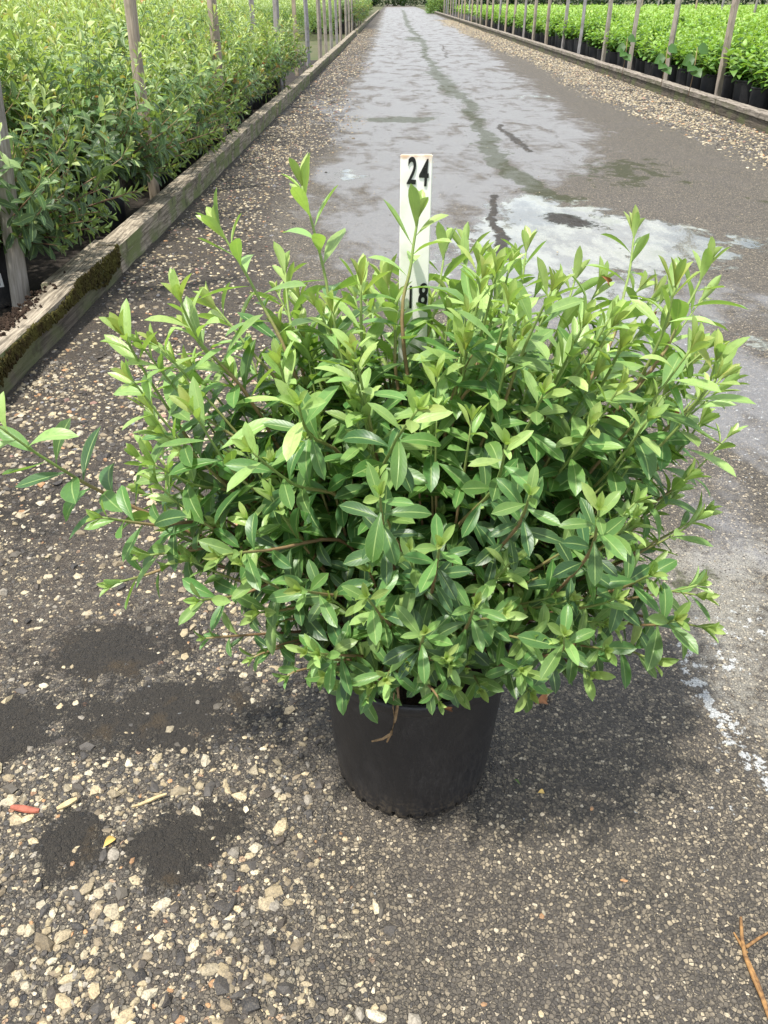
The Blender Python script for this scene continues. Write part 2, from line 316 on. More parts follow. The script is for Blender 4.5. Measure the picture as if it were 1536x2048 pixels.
    mudc = g.mix(g.noise(150, 5, co), (.010, .009, .008), (.062, .050, .034)); mudc = g.mix(g.m('MULTIPLY', g.step(g.noise(14, 4, co), .55, .68), .6), mudc, (.075, .050, .022))
    col = g.mix(mu, col, mudc)
    col = g.mix(g.m('MULTIPLY', fo, .62), col, (.55, .57, .56))
    rough = g.m('ADD', .62, g.m('MULTIPLY', n2, .2))
    rough = g.m('SUBTRACT', rough, g.m('MULTIPLY', silt, .38)); rough = g.m('ADD', rough, g.m('MULTIPLY', al, .05))
    def lerp(f, a, b): return g.m('ADD', g.m('MULTIPLY', a, g.m('SUBTRACT', 1, f)), g.m('MULTIPLY', b, f))
    rough = lerp(pw, rough, g.m('ADD', .03, g.m('MULTIPLY', g.step(n6, .5, .68), .22))); rough = lerp(mu, rough, .75); rough = lerp(fo, rough, .5)
    hgt = g.m('ADD', hgt, g.m('MULTIPLY', g.m('MULTIPLY', mu, g.noise(200, 6, co, .7)), 2.2))
    flat = g.m('MULTIPLY', g.m('SUBTRACT', 1, g.m('MULTIPLY', pw, g.m('SUBTRACT', 1, mu))), g.m('SUBTRACT', 1, g.m('MULTIPLY', silt, .45)))
    hgt = g.m('MULTIPLY', hgt, flat)
    hgt = g.m('ADD', hgt, g.m('MULTIPLY', g.m('MULTIPLY', pw, g.noise(55, 3, co)), .12))
    g.bsdf(col, rough, lerp(al, .5, .18), hgt, 1.0, .005); return m
M['road'] = road_mat()
M['bedfloor'] = simple('bed_floor', (.035, .027, .020), .9, 45, .7, 1, .006, .3, (.012, .010, .008))
M['ground'] = simple('ground_earth', (.11, .10, .06), .95, 3, .5, .5, .01, .2, (.06, .08, .03))
# ------------------------------------------------------------------ ground, road and its marks
def wpoly(pl): return np.array([P(*p) for p in pl])
def sdpoly(X, Y, pl):
    d = np.full(X.shape, 1e9); ins = np.zeros(X.shape, bool); n = len(pl)
    for i in range(n):
        a = pl[i]; b = pl[(i+1) % n]; e = b-a; wx = X-a[0]; wy = Y-a[1]; h = np.clip((wx*e[0]+wy*e[1])/(e@e), 0, 1)
        d = np.minimum(d, np.hypot(wx-e[0]*h, wy-e[1]*h))
        c = ((a[1] > Y) != (b[1] > Y)) & (X < (b[0]-a[0])*(Y-a[1])/(b[1]-a[1]+1e-12)+a[0]); ins ^= c
    return np.where(ins, d, -d)
def m_poly(X, Y, px, soft): return np.clip(.5+sdpoly(X, Y, wpoly(px))/soft, 0, 1)
def m_line(X, Y, pts, soft=.5):          # pts (px,py,halfwidth px)
    r = np.zeros(X.shape); w_ = [(*P(a, b), c*P(769, b)[0]) for a, b, c in pts]
    for a, b in zip(w_[:-1], w_[1:]):
        ex, ey = b[0]-a[0], b[1]-a[1]; h = np.clip(((X-a[0])*ex+(Y-a[1])*ey)/(ex*ex+ey*ey), 0, 1)
        d = np.hypot(X-a[0]-ex*h, Y-a[1]-ey*h)/(a[2]+(b[2]-a[2])*h); r = np.maximum(r, np.clip(1-(d-1+soft)/(2*soft), 0, 1))
    return r
def m_ell(X, Y, cx, cy, rx, ry, soft=.4):
    x0, y0 = P(cx, cy); wx = rx*P(769, cy)[0]; wy = abs(P(cx, cy-ry)[1]-P(cx, cy+ry)[1])/2
    d = np.hypot((X-x0)/wx, (Y-y0)/wy); return np.clip(1-(d-1+soft)/(2*soft), 0, 1)
def shoulderL(X, Y):                     # loose gravel beside the left timber
    wdt = .62+.12*np.sin(Y*.9)+.10*fbm(X, Y, 1.1, 5)*2; wdt = wdt*np.clip(1.25-Y*.012, .5, 1.2)
    return np.clip(.5+(wdt-(X-xL(Y)))/.35, 0, 1)*np.clip((Y-.9)/.8, 0, 1)
def shoulderR(X, Y):
    wdt = .80+.10*np.sin(Y*.7)+.2*fbm(X, Y, .9, 8); return np.clip(.5+(wdt-(xR(Y)-X))/.3, 0, 1)
def masks(X, Y):
    o = {}; X0, Y0 = X, Y; k = np.clip(Y, .3, 14)
    X = X0+.085*fbm(X0, Y0, 6, 91)+.022*k*fbm(X0, Y0, 1.6, 92)+.03*fbm(X0, Y0, 22, 95); Y = Y0+.085*fbm(X0, Y0, 6, 93)+.10*k*fbm(X0, Y0, 1.6, 94)+.03*fbm(X0, Y0, 22, 96)
    o['pud'] = np.maximum.reduce([m_poly(X, Y, [(870, 480), (925, 445), (980, 440), (1003, 400), (1050, 378), (1130, 392), (1230, 420), (1330, 442), (1430, 460), (1490, 480), (1488, 508), (1420, 530), (1330, 535), (1270, 560), (1330, 620), (1280, 660), (1150, 620), (1000, 590), (930, 560), (880, 525)], .55)*.9,
        m_ell(X, Y, 700, 352, 42, 17, .8)*.52, m_ell(X, Y, 1060, 195, 60, 4)*.5, m_line(X, Y, [(1280, 640, 30), (1400, 650, 40), (1536, 690, 40)])*.62])
    o['alg'] = np.maximum.reduce([m_line(X, Y, [(806, 20, 3), (812, 40, 5), (822, 62, 6), (838, 72, 5), (850, 98, 8), (852, 112, 6), (868, 135, 10), (880, 152, 17), (905, 180, 21), (935, 210, 15), (958, 245, 16), (975, 290, 20), (1005, 335, 24), (1060, 372, 30), (1120, 395, 40)], .9), m_ell(X, Y, 1250, 345, 130, 30, .6)*.62, m_ell(X, Y, 800, 238, 78, 7), m_ell(X, Y, 1530, 410, 40, 8)*.5, m_ell(X, Y, 1190, 430, 80, 22, .8)*.55, m_ell(X, Y, 1400, 500, 90, 20, .8)*.5, m_ell(X, Y, 830, 78, 20, 5), m_ell(X, Y, 1400, 1170, 90, 25, .7)*.5])
    o['damp'] = np.maximum.reduce([m_poly(X, Y, [(770, 14), (850, 14), (930, 60), (1060, 160), (1200, 260), (1230, 330), (1120, 370), (1100, 470), (1300, 540), (1536, 600), (1536, 1300), (1430, 1150), (1350, 950), (1150, 720), (900, 640), (650, 560), (640, 330), (690, 180)], .6)*.72, m_ell(X, Y, 800, 225, 190, 45, .6)*.8, m_ell(X, Y, 700, 352, 80, 40, .6)*.9, m_ell(X, Y, 1430, 760, 160, 160, .6)*.85, m_ell(X, Y, 730, 430, 130, 60, .6)*.75])
    o['pale'] = m_poly(X, Y, [(1330, 1080), (1420, 1110), (1536, 1080), (1536, 1480), (1460, 1420), (1400, 1300), (1310, 1230), (1290, 1120)], .3)
    o['foam'] = np.maximum.reduce([m_line(X, Y, [(1375, 1290, 16), (1400, 1335, 26), (1440, 1400, 30), (1455, 1450, 30), (1480, 1500, 26), (1510, 1540, 24), (1536, 1580, 26)], 1.0)*.6, m_line(X, Y, [(1425, 1285, 14), (1460, 1330, 30)], 1.0)*.6, m_ell(X, Y, 1480, 1250, 90, 60, .8)*.36, m_ell(X, Y, 1490, 1650, 60, 120, .8)*.22, m_ell(X, Y, 1430, 800, 200, 200, .6)*.22])
    o['mud'] = np.maximum.reduce([m_ell(X, Y, 350, 1700, 100, 80, .75), m_ell(X, Y, 120, 1700, 80, 75, .75), m_ell(X, Y, 230, 1290, 170, 70, .85)*.85, m_ell(X, Y, 320, 1425, 210, 80, .85)*.95, m_ell(X, Y, 20, 1450, 110, 60, .8), m_ell(X, Y, 450, 1640, 80, 50, .8)*.8, m_line(X, Y, [(983, 390, 7), (990, 440, 9), (1003, 470, 12), (1012, 520, 16)])*.9, m_ell(X, Y, 1140, 440, 42, 13)*.85, m_line(X, Y, [(1000, 248, 5), (1025, 275, 11), (1050, 303, 9)])*.8, m_ell(X, Y, 890, 470, 14, 30)*.7, m_ell(X, Y, 60, 1000, 160, 120, .7)*.45, m_line(X, Y, [(880, 88, 2), (905, 118, 4)])*.6])
    sL, sR = shoulderL(X, Y), shoulderR(X, Y)
    o['dirt'] = np.maximum.reduce([sL*.8, sR*.45, m_poly(X, Y, [(-100, 700), (450, 780), (600, 1000), (520, 1300), (-100, 1500)], .25)*.55, m_ell(X, Y, 560, 260, 90, 60, .7)*.5])
    o['coarse'] = np.maximum.reduce([m_poly(X, Y, [(-300, 700), (560, 700), (640, 1300), (640, 1700), (760, 2200), (-300, 2300)], .30), sL, sR*.8, m_ell(X, Y, 850, 1950, 300, 90, .8)*.35])
    return o
def ground_z(X, Y):
    sL, sR = shoulderL(X, Y), shoulderR(X, Y)
    near = np.clip(3-Y, 0, 1)
    return .004*fbm(X, Y, 9, 21)+.0025*fbm(X, Y, 42, 22)*near+sL*(.006+.014*fbm(X, Y, 6, 31))+sR*(.02+.02*fbm(X, Y, 4, 32))+.02*np.clip(.35-(X-xL(Y)), 0, .35)*sL
ys = [-1.2, -.6, -.2, .1]
while ys[-1] < 125: ys.append(ys[-1]+max(.011, .0062*ys[-1]))
ys = np.array(ys); NX = 300; us = np.linspace(0, 1, NX)
YY = np.repeat(ys[:, None], NX, 1); XX = (xL(YY)-.03)+(xR(YY)+.06-xL(YY))*us[None]
mk = masks(XX, YY); ZZ = ground_z(XX, YY)-.006*mk['pud']+.012*np.clip(mk['mud']-.3, 0, 1)*np.clip(.5+fbm(XX, YY, 30, 9)*2, 0, 1)
idx = np.arange(len(ys)*NX).reshape(len(ys), NX)
Fq = np.stack([idx[:-1, :-1], idx[:-1, 1:], idx[1:, 1:], idx[1:, :-1]], -1).reshape(-1, 4)
def st(a, b, c=None): return np.stack([a.ravel(), b.ravel(), (c if c is not None else np.zeros_like(a)).ravel()], -1)
road = link('road', npmesh('road', st(XX, YY, ZZ), Fq, True, {'ma': st(mk['pud'], mk['damp'], mk['mud']), 'mb': st(mk['alg'], mk['pale'], mk['foam']), 'mc': st(mk['coarse'], mk['dirt'])}), None, M['road'])
tag(road, kind='structure')
V = [(-300, -60, -.03), (300, -60, -.03), (300, 600, -.03), (-300, 600, -.03)]
tag(link('ground', npmesh('ground', V, [(0, 1, 2, 3)], False), None, M['ground']), kind='structure')
def sheet(name, x0, x1, y0, y1, m_, amp, nx, ny, z=0):
    X, Y = np.meshgrid(np.linspace(0, 1, nx), np.linspace(y0, y1, ny)); a = x0(Y); b = x1(Y); X = a+(b-a)*X
    i = np.arange(nx*ny).reshape(ny, nx); f = np.stack([i[:-1, :-1], i[:-1, 1:], i[1:, 1:], i[1:, :-1]], -1).reshape(-1, 4)
    o = link(name, npmesh(name, st(X, Y, z+amp*fbm(X, Y, 5, 3)), f), None, m_); return tag(o, kind='structure')
sheet('bed_floor', lambda y: xL(y)-14, lambda y: xL(y)-.04, -1, 17.5, M['bedfloor'], .03, 200, 200)
sheet('bed_floor', lambda y: xR(y)+.04, lambda y: xR(y)+30, 4, 70, M['bedfloor'], .03, 150, 260)
# ------------------------------------------------------------------ loose stones
ICO = None
def ico():
    p = (1+5**.5)/2; v = np.array([(-1, p, 0), (1, p, 0), (-1, -p, 0), (1, -p, 0), (0, -1, p), (0, 1, p), (0, -1, -p), (0, 1, -p), (p, 0, -1), (p, 0, 1), (-p, 0, -1), (-p, 0, 1)], float)
    f = np.array([(0, 11, 5), (0, 5, 1), (0, 1, 7), (0, 7, 10), (0, 10, 11), (1, 5, 9), (5, 11, 4), (11, 10, 2), (10, 7, 6), (7, 1, 8), (3, 9, 4), (3, 4, 2), (3, 2, 6), (3, 6, 8), (3, 8, 9), (4, 9, 5), (2, 4, 11), (6, 2, 10), (8, 6, 7), (9, 8, 1)])
    return norm(v), f
def stones(name, X, Y, size, palette, sink=.25):
    v, f = ico(); n = len(X); Z = ground_z(X, Y)
    vv = v[None]*(1+rng.normal(0, .17, (n, 12, 1)))
    sc = np.stack([size*rng.uniform(.75, 1.35, n), size*rng.uniform(.6, 1.0, n), size*rng.uniform(.35, .7, n)], -1)*.5
    vv = vv*sc[:, None]; a = rng.uniform(0, 6.28, n); tl = rng.normal(0, .25, n)
    x, y, z = vv[..., 0], vv[..., 1], vv[..., 2]; z2 = z*np.cos(tl)[:, None]+y*np.sin(tl)[:, None]; y = y*np.cos(tl)[:, None]-z*np.sin(tl)[:, None]
    c, s = np.cos(a)[:, None], np.sin(a)[:, None]; xx = x*c-y*s+X[:, None]; yy = x*s+y*c+Y[:, None]; zz = z2+(Z+size*.5*(.12+.3*rng.random(n)**2-sink))[:, None]
    pal = np.array(palette); ci = rng.integers(0, len(pal), n); col = pal[ci]*rng.uniform(.55, 1.12, (n, 1))
    V = np.stack([xx, yy, zz], -1).reshape(-1, 3); Fq = (f[None]+np.arange(n)[:, None, None]*12).reshape(-1, 3)
    return npmesh(name, V, Fq, False, {'col': np.repeat(col, 12, 0)})
DK = [(.045, .040, .036), (.06, .055, .05), (.035, .033, .032), (.08, .07, .055), (.055, .045, .036)]
CR = [(.46, .39, .26), (.40, .32, .19), (.52, .46, .33), (.33, .27, .17), (.28, .25, .20), (.50, .41, .25), (.24, .19, .12)]
OD = [(.40, .22, .10), (.19, .19, .20), (.30, .17, .13)]
def scatter(n, x0, x1, y0, y1, dens):
    X = rng.uniform(x0, x1, n); Y = rng.uniform(y0, y1, n); return [a[rng.random(n) < dens(X, Y)] for a in (X,)] if 0 else _keep(X, Y, dens)
def _keep(X, Y, dens):
    k = rng.random(len(X)) < dens(X, Y); k &= (X > xL(Y)+.01) & (X < xR(Y)-.01); k &= (np.hypot(X-.028, Y-.845) > .135); return X[k], Y[k]
def dn1(X, Y):
    c = m_poly(X, Y, [(-300, 700), (520, 700), (600, 1300), (600, 1700), (700, 2200), (-300, 2300)], .25); mud_ = masks(X, Y)['mud']
    return c*(1-.80*np.clip(mud_*1.6-.1, 0, 1))*np.clip(1.25-.55*np.clip(Y-.75, 0, 1.2), .5, 1)*(.35+.65*np.clip(.5+fbm(X, Y, 3, 77)*3, 0, 1))
def gravel(name, parts):
    Vs, Fs, Cs, o = [], [], [], 0
    me = [p_ for p_ in parts]
    return me
allp = []
X, Y = scatter(46000, -1.2, .1, .3, 2.5, dn1); k = rng.random(len(X)); sz = .0035+.0095*k**1.6+.016*(k > .955)*rng.random(len(X)); allp.append(('gravel', X, Y, sz, DK*8+CR*7+OD[:1]))
X, Y = scatter(1900, -1.2, .05, .3, 2.3, dn1); allp.append(('gravel', X, Y, .012+.014*rng.random(len(X))**2, DK*1+CR*2))
X, Y = scatter(14000, -.3, 1.0, .3, 1.6, lambda x, y: .5+0*x); allp.append(('gravel', X, Y, rng.uniform(.0022, .0056, len(X)), DK*4+[(.20, .165, .115), (.15, .125, .09), (.28, .23, .15), (.24, .20, .15), (.40, .33, .22)]))
X, Y = scatter(150, -.3, 1.0, .35, 1.5, lambda x, y: np.clip(.9-x, .2, 1)); allp.append(('gravel', X, Y, rng.uniform(.005, .010, len(X)), CR+OD[:1]))
X, Y = scatter(30000, -1.3, .3, 1.6, 9, lambda x, y: shoulderL(x, y)**2*(.45+.55*np.clip(.6+fbm(x, y, 2, 71)*3, 0, 1))*np.clip(1.3-.05*y, .3, 1)); allp.append(('gravel', X, Y, rng.uniform(.009, .022, len(X))*np.where(rng.random(len(X)) > .95, 1.5, 1), DK*3+CR*3+OD))
X, Y = scatter(16000, -1.3, .3, 9, 34, lambda x, y: shoulderL(x, y)**2*.9); allp.append(('gravel', X, Y, rng.uniform(.016, .034, len(X)), DK+CR*2+OD))
X, Y = scatter(26000, 2.2, 3.5, 6.0, 16, lambda x, y: shoulderR(x, y)**2*(.4+.6*np.clip(.6+fbm(x, y, 1.5, 72)*3, 0, 1))); allp.append(('gravel', X, Y, rng.uniform(.013, .032, len(X))*np.where(rng.random(len(X)) > .95, 1.5, 1), DK*2+CR*4+OD))
X, Y = scatter(15000, 2.2, 3.5, 16, 46, lambda x, y: shoulderR(x, y)**2*.95); allp.append(('gravel', X, Y, rng.uniform(.025, .045, len(X)), DK+CR*5+OD))
X, Y = scatter(2600, -.6, 3.4, 1.8, 14, lambda x, y: .6*(1-masks(x, y)['pud'])); allp.append(('gravel', X, Y, rng.uniform(.004, .012, len(X)), DK*3+CR*2))
X, Y = scatter(60000, -1.0, .1, .3, 1.9, lambda x, y: np.clip(masks(x, y)['mud']*2.2-.8, 0, 1)*.9); allp.append(('soil_crumbs', X, Y, rng.uniform(.002, .0055, len(X))*np.where(rng.random(len(X)) > .95, 1.7, 1), [(.02, .018, .015), (.035, .03, .022), (.015, .014, .013), (.06, .045, .028), (.10, .085, .06)]))
for nm, X, Y, sz, pal in allp:
    tag(link(nm, stones(nm, X, Y, sz, pal), None, M['stone']), 'dark crumbly mud patches on the stony ground at lower left' if nm == 'soil_crumbs' else 'loose pale and dark stones strewn over the wet asphalt and its edges', 'mud' if nm == 'soil_crumbs' else 'gravel', kind='stuff')
# ------------------------------------------------------------------ plants
def pot_mesh(name, r=.127, h=.276, n=120, notches=30):
    prof = [(.0, .012), (r*.80, .012), (r*.84, .0), (r*.86, .004), (r*.872, .02), (r*.925, h*.45), (r*.970, h*.86), (r*.98, h*.93)]
    def fn(j, rr, z, a):
        if j in (2, 3, 4):
            k = max(0, math.sin(a*notches)); z = z+(.009*k**.5 if j < 4 else 0)
            if j < 4: rr = rr-.002*k
        if j > 3: rr *= 1+.004*math.sin(3*a+1)
        return rr, z
    V, Fq = lathe(prof, n, fn); return npmesh(name, V, Fq)
def rim_mesh(name, r=.127, h=.276, n=72):
    prof = [(r*.98, h*.925), (r*1.0, h*.93), (r*1.015, h*.94), (r*1.02, h*.985), (r*1.01, h), (r*.975, h), (r*.965, h*.98), (r*.95, h*.80)]
    V, Fq = lathe(prof, n); return npmesh(name, V, Fq)
def soil_mesh(name, r=.127, h=.276):
    V, Fq = lathe([(.0005, h*.89), (r*.3, h*.885), (r*.65, h*.88), (r*.957, h*.865)], 40, lambda j, rr, z, a: (rr, z+.004*math.sin(a*7+j*2)+.003*math.sin(a*13)))
    return npmesh(name, V, Fq)
def bez(a, b, c, d, n):
    s = np.linspace(0, 1, n)[:, None]; return (1-s)**3*a+3*s*(1-s)**2*b+3*s*s*(1-s)*c+s**3*d
class Shrub:
    def __init__(s): s.L = {k: [] for k in 'BDNLWcfab'}
    def leaf(s, B, D, N, L, W, c, f, a, b):
        for k, v in zip('BDNLWcfab', (B, D, N, L, W, c, f, a, b)): s.L[k].append(v)
    def shoot(s, tb, pts, leafL, start=.2, spacing=.016, r0=.0022, r1=.0012, ageT=1.0, young=.07, brz=.5, lw=.31):
        """leafy shoot along polyline pts (n,3)"""
        seg = np.linalg.norm(np.diff(pts, axis=0), axis=1); cum = np.concatenate([[0], np.cumsum(seg)]); LT = cum[-1]
        tb.add(pts, np.linspace(r0, r1, len(pts)), 6, (max(0, ageT-.9*min(1, LT/.22)), ageT))
        d = LT*start; ph = random.uniform(0, 6.28); top = np.array((0, 0, 1.))
        while d < LT:
            f = d/LT; p = np.array([np.interp(d, cum, pts[:, i]) for i in range(3)]); q = np.array([np.interp(min(d+.01, LT), cum, pts[:, i]) for i in range(3)]); p0 = np.array([np.interp(max(d-.01, 0), cum, pts[:, i]) for i in range(3)])
            t = (q-p0)/np.linalg.norm(q-p0); s1 = np.cross(t, (.2, .1, 1.)); s1 /= np.linalg.norm(s1); s2 = np.cross(s1, t)
            r = math.cos(ph)*s1+math.sin(ph)*s2; rest = LT-d
            yg = max(0, 1-rest/young)            # 1 at the very tip
            ang = R(random.gauss(60, 12))*(1-yg)+R(random.gauss(24, 8))*yg
            D = math.cos(ang)*t+math.sin(ang)*r; N = math.sin(ang)*t-math.cos(ang)*r
            if yg < .7: N = N+top*.4*(1-yg); 
            D = D+np.array((0, 0, -.10*(1-yg)))
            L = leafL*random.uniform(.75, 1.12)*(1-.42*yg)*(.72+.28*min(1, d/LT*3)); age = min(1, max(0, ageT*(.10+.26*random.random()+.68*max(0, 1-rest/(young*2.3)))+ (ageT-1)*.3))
            if random.random() < .012: age = 1.0
            b = brz*max(0, yg-.55)*2*random.random() if random.random() < .8 else 0
            s.leaf(p, D, N, L, L*lw*random.uniform(.88, 1.12)*(1-.12*yg), random.gauss(.55, .35)*(1-.5*yg), .28+.25*yg, age, min(1, b))
            ph += 2.4+random.gauss(0, .2); d += spacing*(1-.62*yg)*random.uniform(.85, 1.15)
        for k in range(3):                        # closed terminal bud leaves
            ph += 2.2; r = math.cos(ph)*s1+math.sin(ph)*s2; ang = R(10+5*k); D = math.cos(ang)*t+math.sin(ang)*r; N = math.sin(ang)*t-math.cos(ang)*r
            s.leaf(pts[-1]-t*.002, D, N, leafL*.5*random.uniform(.7, 1.1), leafL*.14, .2, .7, min(1, ageT+.1), brz*random.uniform(.2, 1))
    def mesh(s, name, NV=7, NU=4, shape='obl'):
        l = s.L; return leaves(name, l['B'], l['D'], l['N'], l['L'], l['W'], l['c'], l['f'], l['a'], l['b'], NV, NU, shape)
# --- the shrub in the middle of the picture
PX, PY = Q(822, 1545, .84).x, .845
base = np.array((PX, PY, .245))
hero = empty('potted_shrub', (PX, PY, 0)); ho = np.array((PX, PY, 0))
tag(hero, 'large leafy green shrub in a scuffed black pot standing alone on the asphalt', 'shrub')
pt = link('pot', pot_mesh('pot', .143, n=180), hero, M['pot']); link('rim', rim_mesh('rim', .143), pt, M['pot']); link('soil', soil_mesh('soil', .143), hero, M['soil'])
# tip (px, py, depth), way point (px, py) lower on the same shoot
TIPS = [(604, 372, .93, 652, 560, 695, 800), (442, 462, .90, 520, 600, 600, 780), (836, 436, .885, 822, 530, 808, 700), (362, 605, .82, 405, 690, 520, 830), (248, 672, .78, 325, 800, 440, 950), (432, 615, .92, 500, 700, 590, 830),
 (571, 545, 1.0, 580, 640, 620, 800), (722, 570, .84, 724, 700, 735, 900), (890, 500, 1.02, 870, 620, 830, 800), (775, 575, .90, 790, 660, 800, 800), (930, 500, 1.05, 930, 600, 900, 800), (1052, 505, .98, 1028, 640, 960, 770), (1268, 470, .98, 1250, 580, 1180, 760),
 (1412, 535, .92, 1370, 620, 1260, 790), (1350, 575, .82, 1310, 700, 1200, 860), (1432, 722, .80, 1395, 800, 1250, 940), (-6, 850, .74, 110, 930, 270, 1015), (205, 1035, .68, 310, 1050, 450, 1060), (235, 1165, .72, 320, 1140, 460, 1080),
 (400, 1200, .66, 480, 1190, 620, 1150), (835, 820, .62, 780, 905, 760, 1010), (598, 812, .70, 620, 870, 700, 950), (505, 905, .66, 590, 970, 700, 1020), (1012, 890, .60, 985, 980, 900, 1080), (1240, 700, .76, 1190, 790, 1080, 930),
 (1198, 1020, .56, 1170, 1120, 1060, 1230), (1085, 790, .68, 1045, 870, 960, 980), (640, 1310, .60, 700, 1320, 800, 1290), (850, 1265, .56, 840, 1300, 850, 1300), (1130, 1270, .56, 1110, 1310, 1010, 1300), (1045, 1340, .60, 1020, 1330, 960, 1320),
 (1210, 1300, .62, 1160, 1290, 1050, 1280), (1350, 1240, .66, 1290, 1250, 1130, 1230), (1395, 1190, .72, 1320, 1180, 1170, 1170), (1400, 845, .86, 1340, 920, 1200, 1020), (1370, 960, .80, 1300, 1010, 1160, 1090), (950, 1210, .56, 930, 1260, 900, 1290),
 (735, 1195, .58, 770, 1240, 820, 1280), (445, 1110, .62, 540, 1100, 700, 1090), (470, 760, .84, 540, 850, 640, 950), (330, 870, .76, 400, 920, 520, 980), (1150, 560, 1.05, 1120, 650, 1050, 800), (990, 560, .88, 985, 680, 950, 850), (790, 620, .92, 790, 720, 790, 900),
 (660, 640, .98, 670, 740, 700, 900), (1180, 850, .70, 1130, 930, 1020, 1050), (930, 700, .74, 920, 790, 880, 930), (700, 1380, .68, 730, 1360, 790, 1330), (1300, 1150, .62, 1230, 1180, 1100, 1210), (600, 1180, .60, 660, 1190, 780, 1200), (310, 930, .74, 390, 970, 520, 1010),
 (905, 600, .98, 900, 700, 870, 850), (560, 730, .80, 590, 820, 680, 960), (1295, 840, .70, 1230, 930, 1110, 1060), (1060, 990, .56, 1030, 1060, 950, 1150), (760, 990, .56, 770, 1070, 800, 1160), (880, 1090, .54, 870, 1150, 860, 1220), (1330, 660, .92, 1290, 760, 1180, 880),
 (745, 1365, .635, 765, 1335, 790, 1290), (905, 1372, .66, 895, 1345, 870, 1300), (960, 1375, .66, 940, 1340, 900, 1300), (655, 1352, .63, 700, 1335, 770, 1290), (850, 1335, .63, 850, 1320, 850, 1290), (1300, 1318, .68, 1230, 1290, 1120, 1260), (1405, 1255, .72, 1330, 1240, 1180, 1220), (1180, 1345, .65, 1130, 1320, 1040, 1290), (1060, 1385, .66, 1030, 1355, 960, 1310), (520, 1225, .66, 590, 1215, 720, 1180), (300, 1110, .72, 390, 1100, 540, 1080)]
sh = Shrub(); br = [TB() for _ in range(9)]
main = []
for k in range(9):
    a = 2*math.pi*k/9+.3; el = random.uniform(.5, 1.1) if k else 1.3; ln = random.uniform(.11, .2)
    e = base+ln*np.array((math.cos(a)*math.cos(el), math.sin(a)*math.cos(el)*.8, math.sin(el))); st0 = base+np.array((math.cos(a)*.02, math.sin(a)*.02, -.005))
    pts = bez(st0, st0+(0, 0, .04), (st0+e)/2+(0, 0, .02), e, 7)-ho; br[k].add(pts, np.linspace(.0062, .0036, 7), 8, (0, .05)); main.append(e)
def attach(p):
    d = [np.linalg.norm(m_-p)+.6*np.linalg.norm((p-base)/np.linalg.norm(p-base)-(m_-base)/np.linalg.norm(m_-base)) for m_ in main]; return int(np.argmin(d))
tips_w = []
for tx, ty, td, wx, wy, vx, vy in TIPS:
    T = np.array(Q(tx, ty, td)); k = 0
    f1 = .5*td+.5*PY; W1 = np.array(Q(wx, wy, td*.72+PY*.28)); W2 = np.array(Q(vx, vy, td*.35+PY*.65)); kk = attach(W2); A = main[kk]
    # smooth polyline A -> W2 -> W1 -> T
    ctl = [A, W2, W1, T]; pts = []
    for i in range(3):
        p0 = ctl[max(i-1, 0)]; p1, p2 = ctl[i], ctl[i+1]; p3 = ctl[min(i+2, 3)]
        for s_ in np.linspace(0, 1, 6)[:-1]: pts.append(.5*((2*p1)+(-p0+p2)*s_+(2*p0-5*p1+4*p2-p3)*s_**2+(-p0+3*p1-3*p2+p3)*s_**3))
    pts.append(T); pts = np.array(pts)-ho; tall = ty < 760
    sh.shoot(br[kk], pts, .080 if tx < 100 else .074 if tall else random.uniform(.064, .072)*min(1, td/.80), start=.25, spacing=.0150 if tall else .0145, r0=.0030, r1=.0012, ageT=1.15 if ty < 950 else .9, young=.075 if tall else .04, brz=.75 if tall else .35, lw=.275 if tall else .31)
    tips_w.append(T)
# upright shoots fanning through the upper crown
EX = [180, 300, 370, 440, 520, 600, 700, 780, 860, 950, 1050, 1150, 1250, 1350, 1420, 1490]; EY = [720, 625, 600, 560, 565, 545, 560, 560, 490, 485, 495, 540, 535, 560, 560, 730]
n = 0
while n < 105:
    tx = random.uniform(240, 1460); td = random.uniform(.70, 1.08); lf = abs(tx-830)/640; ty = np.interp(tx, EX, EY)+12+random.random()**1.3*(300-90*lf)+ (1.05-td)*150
    if tx < 570 and random.random() < .62: continue
    if 785 < tx < 885 and td < .95 and ty < 720: continue
    T = np.array(Q(tx, ty, td)); base_x = 830+(tx-830)*random.uniform(.35, .6); W2 = np.array(Q(base_x, ty+random.uniform(230, 330), td*.5+PY*.5)); W1 = np.array(Q(tx*.6+base_x*.4+random.uniform(-10, 10), ty+130, td*.8+PY*.2)); kk = attach(W2); A = main[kk]
    ctl = [A, W2, W1, T]; pts = []
    for i in range(3):
        p0 = ctl[max(i-1, 0)]; p1, p2 = ctl[i], ctl[i+1]; p3 = ctl[min(i+2, 3)]
        for s_ in np.linspace(0, 1, 6)[:-1]: pts.append(.5*((2*p1)+(-p0+p2)*s_+(2*p0-5*p1+4*p2-p3)*s_**2+(-p0+3*p1-3*p2+p3)*s_**3))
    pts.append(T); pts = np.array(pts)-ho
    sh.shoot(br[kk], pts, random.uniform(.050, .068), start=.3, spacing=.0155, r0=.0026, r1=.0011, ageT=1.1, young=.055, brz=.7, lw=.285); n += 1
